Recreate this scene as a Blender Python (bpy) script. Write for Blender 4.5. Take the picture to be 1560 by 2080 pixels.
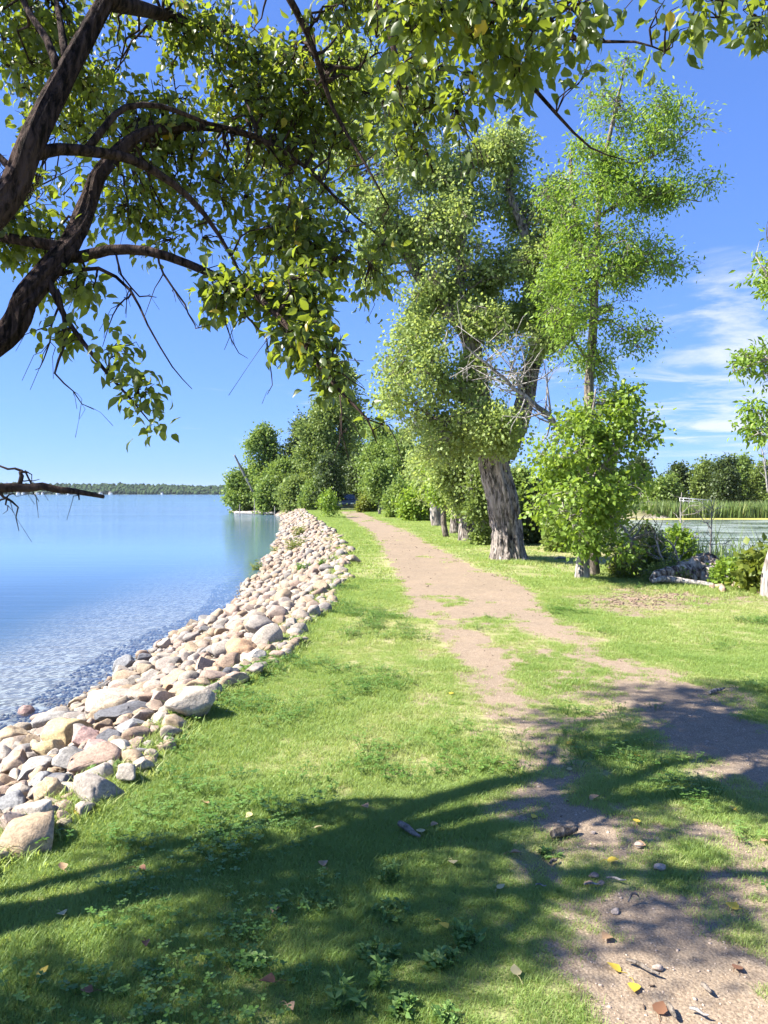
import bpy, bmesh, math
import numpy as np
from mathutils import Vector

for o in list(bpy.data.objects):
    bpy.data.objects.remove(o)
scene = bpy.context.scene
C = scene.collection
RNG = np.random.default_rng(7)

# ------------------------------------------------------------------ camera, sky, sun, exposure
F = 1540.0                       # focal length in photo pixels (photo 1560 x 2080)
CAM_H = 1.6
PITCH = math.atan(38 / F)
cam = bpy.data.cameras.new('camera')
cam.sensor_fit = 'VERTICAL'; cam.sensor_height = 24.0
cam.lens = 24.0 * F / 2080.0
cam.clip_start = 0.05; cam.clip_end = 9000
cam_o = bpy.data.objects.new('camera', cam); C.objects.link(cam_o)
cam_o.location = (0, 0, CAM_H)
cam_o.rotation_euler = (math.pi / 2 - PITCH, 0, 0)
scene.camera = cam_o

SUN = Vector((-1.0, -0.12, 0.98)).normalized()      # towards the sun
SUN_EL = math.asin(SUN.z); SUN_AZ = math.atan2(SUN.x, SUN.y)
sl = bpy.data.lights.new('sun', 'SUN'); sl.energy = 5.0; sl.angle = math.radians(0.53); sl.color = (1.0, 0.95, 0.86)
so = bpy.data.objects.new('sun', sl); C.objects.link(so)
so.rotation_euler = SUN.to_track_quat('Z', 'Y').to_euler()

scene.view_settings.view_transform = 'Standard'
scene.view_settings.look = 'None'
scene.view_settings.gamma = 1.0
scene.view_settings.exposure = 1.72
scene.render.engine = 'CYCLES'
scene.cycles.max_bounces = 6; scene.cycles.diffuse_bounces = 3; scene.cycles.transparent_max_bounces = 6

world = bpy.data.worlds.new('World'); scene.world = world; world.use_nodes = True
nt = world.node_tree; nt.nodes.clear()
def wn(t, **k):
    n = nt.nodes.new(t)
    for a, b in k.items(): setattr(n, a, b)
    return n
def wl(a, b): nt.links.new(a, b)
def wmath(op, a, b=None, c=None):
    n = wn('ShaderNodeMath', operation=op)
    for i, v in enumerate((a, b, c)):
        if v is None: continue
        if isinstance(v, (int, float)): n.inputs[i].default_value = v
        else: wl(v, n.inputs[i])
    return n.outputs[0]
sky = wn('ShaderNodeTexSky', sky_type='NISHITA'); sky.sun_disc = False
sky.sun_elevation = SUN_EL; sky.sun_rotation = SUN_AZ
sky.altitude = 300; sky.air_density = 1.0; sky.dust_density = 0.0; sky.ozone_density = 3.0
tc = wn('ShaderNodeTexCoord'); sx = wn('ShaderNodeSeparateXYZ'); wl(tc.outputs['Generated'], sx.inputs[0])
zz = wmath('MAXIMUM', sx.outputs[2], 0.03)
zz = wmath('ADD', zz, 0.05)
cu = wmath('DIVIDE', sx.outputs[0], zz); cv = wmath('DIVIDE', sx.outputs[1], zz)
cx = wn('ShaderNodeCombineXYZ'); wl(wmath('MULTIPLY', cu, 0.85), cx.inputs[0]); wl(wmath('MULTIPLY', cv, 1.0), cx.inputs[1])
n1 = wn('ShaderNodeTexNoise'); n1.inputs['Scale'].default_value = 1.15; n1.inputs['Detail'].default_value = 9
n1.inputs['Roughness'].default_value = 0.6; n1.inputs['Distortion'].default_value = 0.7; wl(cx.outputs[0], n1.inputs['Vector'])
n2 = wn('ShaderNodeTexNoise'); n2.inputs['Scale'].default_value = 0.33; n2.inputs['Detail'].default_value = 2; wl(cx.outputs[0], n2.inputs['Vector'])
east = wn('ShaderNodeMapRange', interpolation_type='SMOOTHSTEP'); wl(sx.outputs[0], east.inputs[0])
east.inputs[1].default_value = -0.15; east.inputs[2].default_value = 0.5; east.inputs[3].default_value = -0.09; east.inputs[4].default_value = 0.13
low = wn('ShaderNodeMapRange', interpolation_type='SMOOTHSTEP'); wl(sx.outputs[2], low.inputs[0])
low.inputs[1].default_value = 0.16; low.inputs[2].default_value = 0.32; low.inputs[3].default_value = 0.0; low.inputs[4].default_value = -0.3
s = wmath('ADD', wmath('ADD', n1.outputs[0], east.outputs[0]), low.outputs[0])
s = wmath('ADD', s, wmath('MULTIPLY', wmath('SUBTRACT', n2.outputs[0], 0.5), 0.35))
cm = wn('ShaderNodeMapRange', interpolation_type='SMOOTHSTEP'); wl(s, cm.inputs[0])
cm.inputs[1].default_value = 0.50; cm.inputs[2].default_value = 0.78; cm.inputs[3].default_value = 0.0; cm.inputs[4].default_value = 0.85
mixc = wn('ShaderNodeMix', data_type='RGBA'); hz = wn('ShaderNodeMapRange', interpolation_type='SMOOTHSTEP'); wl(sx.outputs[2], hz.inputs[0]); hz.inputs[1].default_value = 0.03; hz.inputs[2].default_value = 0.075
wl(wmath('MULTIPLY', cm.outputs[0], hz.outputs[0]), mixc.inputs[0])
hsv = wn('ShaderNodeHueSaturation'); hsv.inputs['Saturation'].default_value = 1.0
gam = wn('ShaderNodeGamma'); gam.inputs[1].default_value = 0.57; wl(sky.outputs[0], gam.inputs[0])
tint = wn('ShaderNodeMix', data_type='RGBA', blend_type='MULTIPLY'); tint.inputs[0].default_value = 1.0; wl(gam.outputs[0], tint.inputs[6]); tint.inputs[7].default_value = (.56, .88, 1.72, 1); wl(tint.outputs[2], hsv.inputs['Color'])
wl(hsv.outputs[0], mixc.inputs[6]); mixc.inputs[7].default_value = (3.7, 3.9, 4.2, 1)
bg = wn('ShaderNodeBackground'); bg.inputs[1].default_value = 0.085; wl(mixc.outputs[2], bg.inputs[0])
wo = wn('ShaderNodeOutputWorld'); wl(bg.outputs[0], wo.inputs[0])

# ------------------------------------------------------------------ projection helpers
CA, SA = math.cos(PITCH), math.sin(PITCH)
def ray(px, py):
    u = (px - 780) / F; v = -(py - 1040) / F
    return np.array([u, CA + v * SA, -SA + v * CA])
def P(px, py, d):
    """world point seen at photo pixel (px, py), d metres ahead"""
    r = ray(px, py); return np.array([0, 0, CAM_H]) + r * (d / r[1])
def G0(px, py, z=0.0):
    r = ray(px, py); return np.array([0, 0, CAM_H]) + r * ((z - CAM_H) / r[2])

# ------------------------------------------------------------------ noise
def _h(ix, iy, iz):
    n = (ix.astype(np.int64) * 374761393 + iy.astype(np.int64) * 668265263 + iz.astype(np.int64) * 2147483647) & 0xffffffff
    n = ((n ^ (n >> 13)) * 1274126177) & 0xffffffff
    n = (n ^ (n >> 16)) & 0xffffffff
    return n / 2147483647.5 - 1.0
def vn(p):
    p = np.asarray(p, float); i = np.floor(p); f = p - i; f = f * f * (3 - 2 * f)
    x, y, z = i[..., 0], i[..., 1], i[..., 2]; r = 0
    for dx in (0, 1):
        for dy in (0, 1):
            for dz in (0, 1):
                w = (f[..., 0] if dx else 1 - f[..., 0]) * (f[..., 1] if dy else 1 - f[..., 1]) * (f[..., 2] if dz else 1 - f[..., 2])
                r = r + w * _h(x + dx, y + dy, z + dz)
    return r
def fbm(p, o=4):
    a, r, p = 1.0, 0, np.asarray(p, float)
    for k in range(o):
        r = r + a * vn(p + 17.3 * k); p = p * 2.03; a *= 0.5
    return r
def n2d(x, y, s, seed=0, o=3):
    x = np.asarray(x, float); y = np.asarray(y, float)
    return fbm(np.stack([x * s + seed, y * s - seed * 1.7, np.full_like(x, seed * 0.37)], -1), o)
def sstep(a, b, x):
    t = np.clip((x - a) / (b - a), 0, 1); return t * t * (3 - 2 * t)

# ------------------------------------------------------------------ terrain
WATER_Z = -0.8
EDGE = np.array([(-6, -2.7), (1, -2.3), (2.6, -1.98), (3.5, -1.72), (3.9, -1.64), (4.85, -1.5), (5.76, -1.4), (8.0, -1.09), (9.55, -1.0), (12, -.9), (14.7, -.86),
                 (20, -1.1), (28, -1.85), (40, -3.5), (57, -5.8), (66, -7.0), (80, -9), (95, -16), (110, -19), (300, -24), (900, -60), (1500, -100)])
WATE = np.array([(-6, -5.2), (1, -4.5), (4, -4.0), (7.9, -3.7), (10.6, -3.42), (17.8, -3.3), (31.3, -4.6), (45, -6.1), (70, -9.4), (84, -11.5), (92, -18.5), (110, -22), (300, -27), (900, -64), (1500, -105)])
POND = np.array([(-6, 30), (5, 17), (9, 11.0), (12, 9.2), (16, 8.4), (24, 8.2), (32, 7.6), (50, 8.6), (62, 12), (70, 18), (74, 30)])
def xe(y): return np.interp(y, EDGE[:, 0], EDGE[:, 1]) + 0.10 * np.sin(y * 1.9) * np.clip(y / 12, .4, 1.4)
def xw(y): return np.interp(y, WATE[:, 0], WATE[:, 1]) + 0.14 * np.sin(y * 0.83 + 1)
def xr(y): return np.interp(y, POND[:, 0], POND[:, 1]) + 0.3 * np.sin(y * 0.9)
def gz(x, y):
    x = np.asarray(x, float); y = np.asarray(y, float)
    e, w = xe(y), xw(y)
    t = (e - x) / np.maximum(e - w, .3)
    z = 0.014 * n2d(x, y, 0.9, 3) + 0.006 * n2d(x, y, 5, 9, 2)
    bank = np.where(t < 1, WATER_Z * (0.55 * t + 0.45 * sstep(0, 1, t)), np.maximum(WATER_Z - (w - x) * 0.16, -4.5))
    z = np.where(t > 0, bank + z * 0.3, z)
    q = (x - xr(y))
    farfade = 1 - sstep(73.5, 77, y)
    pz = np.maximum(-1.7, -0.38 * np.maximum(q + 1.4, 0)) * farfade
    z = np.where(q > -1.4, z + pz - 0.35 * sstep(60, 76, y) * np.clip(q / 3, 0, 1) * (farfade < .99), z)
    return z
def Gt(px, py):
    """terrain point under photo pixel"""
    r = ray(px, py); o = np.array([0, 0, CAM_H])
    lo = 1.0; t = np.geomspace(1.0, 140, 4000); p = o + r * t[:, None]
    below = p[:, 2] < gz(p[:, 0], p[:, 1])
    k = int(np.argmax(below)) if below.any() else len(t) - 1
    return p[k]

# ------------------------------------------------------------------ mesh building
def raw_mesh(name, V, tris=None, quads=None, attrs=None, smooth=False):
    """attrs: {name: per-vertex float array}"""
    V = np.asarray(V, np.float32)
    tris = np.zeros((0, 3), np.int32) if tris is None else np.asarray(tris, np.int32).reshape(-1, 3)
    quads = np.zeros((0, 4), np.int32) if quads is None else np.asarray(quads, np.int32).reshape(-1, 4)
    me = bpy.data.meshes.new(name)
    me.vertices.add(len(V)); me.vertices.foreach_set('co', V.ravel())
    nl = tris.size + quads.size
    me.loops.add(nl); me.loops.foreach_set('vertex_index', np.concatenate([tris.ravel(), quads.ravel()]).astype(np.int32))
    npol = len(tris) + len(quads); me.polygons.add(npol)
    st = np.concatenate([np.arange(len(tris)) * 3, tris.size + np.arange(len(quads)) * 4]).astype(np.int32)
    me.polygons.foreach_set('loop_start', st)
    if smooth: me.polygons.foreach_set('use_smooth', np.ones(npol, bool))
    me.update(calc_edges=True)
    for k, a in (attrs or {}).items():
        at = me.attributes.new(k, 'FLOAT', 'POINT'); at.data.foreach_set('value', np.asarray(a, np.float32))
    return me
class Acc:
    def __init__(s): s.v = []; s.t = []; s.q = []; s.c = []; s.n = 0
    def add(s, V, tris=None, quads=None, c=None):
        V = np.asarray(V, float)
        if tris is not None and len(tris): s.t.append(np.asarray(tris) + s.n)
        if quads is not None and len(quads): s.q.append(np.asarray(quads) + s.n)
        s.v.append(V); s.c.append(np.zeros(len(V)) if c is None else np.broadcast_to(np.asarray(c, float), (len(V),)))
        s.n += len(V)
    def build(s, name, mat, parent=None, origin=(0, 0, 0), smooth=False, kind=None):
        V = np.concatenate(s.v) - np.asarray(origin)
        me = raw_mesh(name, V, np.concatenate(s.t) if s.t else None, np.concatenate(s.q) if s.q else None, {'c': np.concatenate(s.c)}, smooth)
        return obj(name, me, mat, parent, kind=kind)
def obj(name, me, mat=None, parent=None, loc=None, rot=None, scale=None, kind=None):
    if mat is not None and not me.materials: me.materials.append(mat)
    o = bpy.data.objects.new(name, me); C.objects.link(o)
    if parent is not None: o.parent = parent
    if loc is not None: o.location = loc
    if rot is not None: o.rotation_euler = rot
    if scale is not None: o.scale = scale
    if kind: o['kind'] = kind
    return o
def tag(o, label, cat, group=None):
    o['label'] = label; o['category'] = cat
    if group: o['group'] = group
    return o
def empty(name, loc, label=None, cat=None, group=None):
    o = bpy.data.objects.new(name, None); C.objects.link(o); o.location = loc; o.empty_display_size = .2
    if label: tag(o, label, cat, group)
    return o
def nrm(a): return a / np.maximum(np.linalg.norm(a, axis=-1, keepdims=True), 1e-9)
def resample(pts, rad, step):
    pts = np.asarray(pts, float); rad = np.asarray(rad, float)
    if len(pts) < 3:
        pts = np.array([pts[0], (pts[0] + pts[-1]) / 2, pts[-1]]); rad = np.array([rad[0], (rad[0] + rad[-1]) / 2, rad[-1]])
    Q = np.vstack([2 * pts[0] - pts[1], pts, 2 * pts[-1] - pts[-2]]); out = []; ro = []
    for i in range(len(pts) - 1):
        p0, p1, p2, p3 = Q[i:i + 4]; n = max(2, int(np.linalg.norm(p2 - p1) / step))
        for t in np.arange(n) / n:
            out.append(.5 * (2 * p1 + (p2 - p0) * t + (2 * p0 - 5 * p1 + 4 * p2 - p3) * t * t + (3 * p1 - p0 - 3 * p2 + p3) * t ** 3))
            ro.append(rad[i] * (1 - t) + rad[i + 1] * t)
    out.append(pts[-1]); ro.append(rad[-1])
    return np.array(out), np.array(ro)
def tubes(acc, pts, rad, ns=5, c=0.0, relief=0.0, rk=7.0, rs=2.5, cap=True):
    """pts (n,K,3), rad (n,K): n tubes at once"""
    pts = np.asarray(pts, float); rad = np.asarray(rad, float)
    if pts.ndim == 2: pts = pts[None]; rad = rad[None]
    n, K, _ = pts.shape
    t = np.gradient(pts, axis=1); t = nrm(t)
    ref = np.where(np.abs(t[:, :1, 2:3]) > .8, np.array([1., .13, 0]), np.array([0, .1, 1.]))
    ref = np.broadcast_to(ref, t.shape)
    a = nrm(np.cross(t, ref)); b = np.cross(t, a)
    th = np.arange(ns) / ns * 2 * np.pi
    ring = np.cos(th)[None, None, :, None] * a[:, :, None] + np.sin(th)[None, None, :, None] * b[:, :, None]
    R = np.broadcast_to(rad[:, :, None], (n, K, ns)).copy()
    if relief:
        sl = np.concatenate([np.zeros((n, 1)), np.cumsum(np.linalg.norm(np.diff(pts, axis=1), axis=-1), 1)], 1)
        q = np.stack([np.broadcast_to(np.cos(th) * rk, (n, K, ns)), np.broadcast_to(np.sin(th) * rk, (n, K, ns)), np.broadcast_to(sl[:, :, None] * rs, (n, K, ns))], -1)
        wob = fbm(q * .35 + 5, 2)
        v = np.abs(fbm(q + wob[..., None] * .45, 2))
        R = R * (1 + relief * (np.clip(v * 2.2, 0, 1) - .6) + relief * .8 * wob)
    V = pts[:, :, None] + ring * R[..., None]
    i = np.arange(n)[:, None, None] * K * ns; k = np.arange(K - 1)[None, :, None] * ns; j = np.arange(ns)[None, None, :]
    j2 = (j + 1) % ns
    q = np.stack([i + k + j, i + k + j2, i + k + ns + j2, i + k + ns + j], -1).reshape(-1, 4)
    cc = np.broadcast_to(np.asarray(c, float).reshape(-1, 1, 1) if np.ndim(c) else c, (n, K, ns)).ravel()
    V = V.reshape(-1, 3)
    tr = None
    if cap and ns >= 6 and n == 1:
        m = len(V); V = np.vstack([V, pts[0, -1][None], pts[0, 0][None]]); o0 = (K - 1) * ns
        tr = np.array([[o0 + jj, o0 + (jj + 1) % ns, m] for jj in range(ns)] + [[(jj + 1) % ns, jj, m + 1] for jj in range(ns)]); cc = np.append(cc, [cc[0], cc[0]])
    acc.add(V, tr, q, cc)
LEAF = dict(V=np.array([(0, 0, 0), (0, .34, -.03), (0, .7, -.05), (0, 1.1, -.16), (-.27, .24, .05), (-.29, .56, .05), (-.13, .84, -.02), (.27, .24, .05), (.29, .56, .05), (.13, .84, -.02)], float),
            T=[(0, 1, 4), (1, 0, 7), (2, 3, 6), (3, 2, 9)], Q=[(4, 1, 2, 5), (5, 2, 3, 6)[:0] or (1, 7, 8, 2), (5, 2, 6, 6)[:0] or (2, 8, 9, 2)[:0] or (4, 1, 2, 5)])
LEAF['T'] = [(0, 1, 4), (1, 0, 7), (2, 3, 6), (3, 2, 9), (5, 2, 6), (2, 8, 9)]; LEAF['Q'] = [(4, 1, 2, 5), (1, 7, 8, 2)]
LEAF2 = dict(LEAF, V=LEAF['V'] * [1.15, .9, 1] + np.array([(0, 0, 0), (0, 0, .02), (0, 0, -.02), (.05, 0, -.12), (0, 0, .1), (0, 0, .08), (0, 0, 0), (0, 0, .1), (0, 0, .08), (0, 0, 0)]))
LEAF3 = dict(LEAF, V=LEAF['V'] * [.85, 1.1, 1] + np.array([(0, 0, 0), (.02, 0, .04), (.06, 0, -.02), (.16, -.06, -.22), (0, 0, .0), (.02, 0, -.04), (.1, 0, -.12), (0, 0, .02), (.04, 0, .06), (.12, 0, -.05)]))
DIAM = dict(V=np.array([(0, 0, 0), (-.42, .45, .07), (0, 1, -.05), (.42, .45, .07)], float), T=[(0, 2, 1), (0, 3, 2)], Q=[])
SLIM = dict(V=np.array([(0, 0, 0), (-.2, .42, .05), (0, 1, -.1), (.2, .42, .05)], float), T=[(0, 2, 1), (0, 3, 2)], Q=[])
def leaves(acc, pos, dirv, nor, size, T, c):
    n = len(pos); d = nrm(dirv); s = nrm(np.cross(d, nor)); m = np.cross(s, d)
    B = np.stack([s, d, m], 1)                                  # n,3(axis),3
    V = pos[:, None] + np.einsum('kj,nji->nki', T['V'], B) * np.asarray(size).reshape(-1, 1, 1)
    k = len(T['V']); off = (np.arange(n) * k)[:, None, None]
    tr = (np.array(T['T'])[None] + off).reshape(-1, 3); q = (np.array(T['Q'])[None] + off).reshape(-1, 4) if T['Q'] else None
    acc.add(V.reshape(-1, 3), tr, q, np.repeat(c, k))

# ------------------------------------------------------------------ materials
def M(name):
    m = bpy.data.materials.new(name); m.use_nodes = True; m.node_tree.nodes.clear(); return m
class NT:
    def __init__(s, m): s.t = m.node_tree
    def n(s, t, ins=None, **k):
        x = s.t.nodes.new(t)
        for a, b in k.items(): setattr(x, a, b)
        for a, b in (ins or {}).items():
            if hasattr(b, 'is_linked') or hasattr(b, 'links'): s.t.links.new(b, x.inputs[a])
            else: x.inputs[a].default_value = b
        return x
    def math(s, op, a, b=0.0): return s.n('ShaderNodeMath', {0: a, 1: b}, operation=op).outputs[0]
    def mix(s, f, a, b): return s.n('ShaderNodeMix', {0: f, 6: a, 7: b}, data_type='RGBA').outputs[2]
    def mul(s, a, b): return s.n('ShaderNodeMix', {0: 1.0, 6: a, 7: b}, data_type='RGBA', blend_type='MULTIPLY').outputs[2]
    def noise(s, vec, scale, detail=3, rough=.55, dist=0.0):
        i = {'Scale': scale, 'Detail': detail, 'Roughness': rough, 'Distortion': dist}
        if vec is not None: i['Vector'] = vec
        return s.n('ShaderNodeTexNoise', i).outputs[0]
    def rng(s, v, a, b, c=0.0, d=1.0): return s.n('ShaderNodeMapRange', {0: v, 1: a, 2: b, 3: c, 4: d}, interpolation_type='SMOOTHSTEP').outputs[0]
    def ramp(s, f, stops, interp='LINEAR'):
        r = s.n('ShaderNodeValToRGB', {0: f}); e = r.color_ramp.elements; r.color_ramp.interpolation = interp
        while len(e) < len(stops): e.new(.5)
        for k, (p, c) in enumerate(stops): e[k].position = p; e[k].color = (*c, 1)
        return r.outputs[0]
    def attr(s, name, typ='GEOMETRY'): return s.n('ShaderNodeAttribute', attribute_name=name, attribute_type=typ).outputs['Fac']
    def gray(s, v): return s.n('ShaderNodeCombineColor', {0: v, 1: v, 2: v}).outputs[0]
    def pos(s): return s.n('ShaderNodeNewGeometry').outputs['Position']
    def objc(s): return s.n('ShaderNodeTexCoord').outputs['Object']
    def scale(s, v, xyz): return s.n('ShaderNodeMapping', {0: v, 3: xyz}).outputs[0]
    def bump(s, h, st=.5, dist=.02): return s.n('ShaderNodeBump', {'Height': h, 'Strength': st, 'Distance': dist}).outputs[0]
    def out(s, sh): s.n('ShaderNodeOutputMaterial', {0: sh})
    def bsdf(s, col, rough=.7, nor=None, spec=.3, **k):
        i = {'Base Color': col, 'Roughness': rough, 'Specular IOR Level': spec}
        if nor is not None: i['Normal'] = nor
        i.update(k); return s.n('ShaderNodeBsdfPrincipled', i).outputs[0]
def c4(c): return (*c, 1)
def leaf_mat(name, stops, tr, fac=.4, rough=.5, spec=.35, attr_t='GEOMETRY', an='c', nscale=0):
    m = M(name); t = NT(m); a = t.attr(an, attr_t)
    if nscale:
        a = t.math('ADD', t.math('MULTIPLY', a, .65), t.math('MULTIPLY', t.noise(t.pos(), nscale, 2), .4))
    col = t.ramp(a, stops)
    p = t.bsdf(col, rough, None, spec)
    tl = t.n('ShaderNodeBsdfTranslucent', {0: t.mix(.6, col, c4(tr))}).outputs[0]
    t.out(t.n('ShaderNodeMixShader', {0: fac, 1: p, 2: tl}).outputs[0]); return m
def bark_mat(name, lo, hi, sc=1.0, bump=.6, stretch=.16):
    m = M(name); t = NT(m); v = t.scale(t.objc(), (1, 1, stretch))
    v2 = t.noise(v, 22 * sc, 5, .62, .5); v3 = t.noise(t.objc(), 2.3, 3)
    f = t.math('ADD', t.math('MULTIPLY', v2, .75), t.math('MULTIPLY', v3, .35))
    col = t.mix(t.rng(f, .42, .66), c4(lo), c4(hi))
    t.out(t.bsdf(col, .92, t.bump(v2, bump, .05), .1)); return m
def plain(name, col, rough=.6, var=.25, sc=8, spec=.3, bump=0, metal=0.0):
    m = M(name); t = NT(m); nz = t.noise(t.objc(), sc, 4)
    c = t.mix(t.rng(nz, .3, .7), c4([x * (1 - var) for x in col]), c4([min(1, x * (1 + var)) for x in col]))
    t.out(t.bsdf(c, rough, t.bump(nz, bump, .02) if bump else None, spec, Metallic=metal)); return m

MT = {}
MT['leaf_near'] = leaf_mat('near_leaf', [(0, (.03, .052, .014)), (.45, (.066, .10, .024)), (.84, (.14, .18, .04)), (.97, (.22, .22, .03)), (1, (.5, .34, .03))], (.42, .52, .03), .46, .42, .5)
MT['leaf_cotton'] = leaf_mat('cottonwood_leaf', [(0, (.11, .17, .05)), (.5, (.24, .32, .095)), (1, (.40, .45, .18))], (.55, .64, .13), .46, .5, .3, nscale=.5)
MT['leaf_ash'] = leaf_mat('ash_leaf', [(0, (.10, .19, .025)), (.5, (.19, .30, .04)), (1, (.31, .41, .08))], (.36, .52, .04), .42, nscale=.6)
MT['leaf_elm'] = leaf_mat('elm_leaf', [(0, (.10, .18, .025)), (.5, (.18, .28, .04)), (1, (.32, .40, .07))], (.40, .54, .04), .44, nscale=.6)
MT['leaf_far'] = leaf_mat('far_leaf', [(0, (.08, .135, .03)), (.5, (.15, .225, .045)), (1, (.26, .33, .08))], (.36, .48, .08), .36, nscale=.35)
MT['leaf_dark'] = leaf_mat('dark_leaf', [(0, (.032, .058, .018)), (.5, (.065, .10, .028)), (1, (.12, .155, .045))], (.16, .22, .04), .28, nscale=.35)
MT['leaf_willow'] = leaf_mat('willow_leaf', [(0, (.08, .125, .03)), (.5, (.16, .22, .05)), (1, (.28, .33, .09))], (.34, .44, .08), .34, nscale=.4)
MT['leaf_yellow'] = leaf_mat('yellow_green_leaf', [(0, (.08, .12, .02)), (.5, (.15, .19, .03)), (1, (.30, .29, .04))], (.34, .40, .04), .35, nscale=.8)
MT['leaf_weed'] = leaf_mat('weed_leaf', [(0, (.09, .17, .04)), (.5, (.14, .25, .06)), (1, (.21, .32, .09))], (.3, .48, .08), .36)
MT['grass'] = leaf_mat('grass_blade', [(0, (.19, .30, .07)), (.45, (.29, .39, .11)), (.75, (.39, .41, .17)), (1, (.52, .45, .26))], (.58, .66, .12), .44, .5, .35, 'INSTANCER', 'tint')
MT['clover'] = leaf_mat('clover_leaf', [(0, (.06, .14, .022)), (.5, (.11, .215, .036)), (1, (.18, .29, .065))], (.28, .45, .06), .36, .45, .4, 'INSTANCER', 'tint')
MT['reed'] = leaf_mat('reed_blade', [(0, (.09, .15, .045)), (.5, (.15, .22, .06)), (1, (.28, .29, .11))], (.25, .3, .06), .25)
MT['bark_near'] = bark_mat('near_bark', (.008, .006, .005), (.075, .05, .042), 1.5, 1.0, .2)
MT['bark_cotton'] = bark_mat('cottonwood_bark', (.035, .028, .025), (.38, .33, .29), .9, 1.0, .2)
MT['bark_pale'] = bark_mat('pale_bark', (.12, .10, .09), (.42, .38, .34), .9, .7, .15)
MT['bark_ash'] = bark_mat('ash_bark', (.06, .05, .04), (.26, .22, .18), 1.4, .7, .3)
MT['dead'] = bark_mat('dead_wood', (.11, .10, .09), (.40, .37, .34), 1.5, .5, .2)
MT['driftwood'] = bark_mat('driftwood', (.06, .04, .03), (.52, .45, .38), .55, 1.0, .5)
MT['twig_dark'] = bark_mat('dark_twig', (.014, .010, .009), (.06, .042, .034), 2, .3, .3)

# ================================================================== SETTING: ground
def poly(pts): return np.array([G0(x, y)[:2] for x, y in pts])
PATHS = [
    poly([(684, 1038.5), (705, 1056), (735, 1071), (758, 1094), (788, 1141), (808, 1183), (820, 1236), (850, 1268), (905, 1262), (960, 1255), (1010, 1250), (1119, 1238), (1047, 1180), (960, 1150), (867, 1100), (820, 1074), (773, 1056), (735, 1038.5)]),
    poly([(845, 1235), (880, 1268), (893, 1329), (945, 1380), (945, 1437), (1020, 1519), (1030, 1621), (1060, 1664), (1124, 1700), (1230, 1745), (1320, 1750), (1258, 1674), (1196, 1596), (1145, 1519), (1122, 1447), (1060, 1375), (1040, 1340), (962, 1262), (930, 1235)]),
    poly([(990, 1225), (1006, 1247), (1068, 1288), (1206, 1350), (1221, 1385), (1273, 1447), (1314, 1509), (1416, 1550), (1478, 1606), (1560, 1690), (1750, 1770), (1750, 1560), (1560, 1468), (1452, 1396), (1340, 1362), (1252, 1340), (1201, 1293), (1119, 1232), (1060, 1190)]),
    poly([(1265, 1882), (1200, 1960), (1172, 2033), (1250, 2300), (1700, 2400), (1750, 1960), (1560, 1935), (1440, 1885), (1350, 1845), (1290, 1820)]),
]
PATCH = [((1060, 1425), .42, .5), ((1470, 1705), .16, .8), ((1500, 1820), .14, .8), ((1300, 1845), .13, 1.0), ((1180, 1870), .10, .6), ((1220, 1420), .35, .6), ((1330, 1375), .3, .8), ((1450, 1410), .35, .6),
         ((880, 1330), .28, .5), ((860, 1420), .2, .45), ((1100, 1760), .12, .5), ((1010, 1650), .12, .5), ((690, 1610), .12, .35), ((1560, 1740), .2, .8), ((1370, 1640), .13, .5)]
PATCHW = [(G0(*p)[:2], r, s) for p, r, s in PATCH]
ISLAND = poly([(930, 1240), (1010, 1250), (1080, 1300), (1200, 1350), (1215, 1390), (1270, 1450), (1180, 1470), (1110, 1440), (1050, 1370), (1000, 1310)])
DEBRIS = poly([(1165, 1214), (1250, 1196), (1400, 1196), (1560, 1205), (1560, 1222), (1420, 1228), (1300, 1252), (1190, 1236)])
def sdf(poly_, x, y):
    d = np.full(x.shape, 1e9); ins = np.zeros(x.shape, bool); n = len(poly_)
    for i in range(n):
        a, b = poly_[i], poly_[(i + 1) % n]; e = b - a
        wx, wy = x - a[0], y - a[1]
        t = np.clip((wx * e[0] + wy * e[1]) / (e @ e), 0, 1)
        d = np.minimum(d, np.hypot(wx - e[0] * t, wy - e[1] * t))
        c = (a[1] <= y) != (b[1] <= y)
        with np.errstate(divide='ignore', invalid='ignore'):
            ins ^= c & (x < a[0] + (y - a[1]) / (e[1] if e[1] else 1e-9) * e[0])
    return np.where(ins, -d, d)
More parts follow.
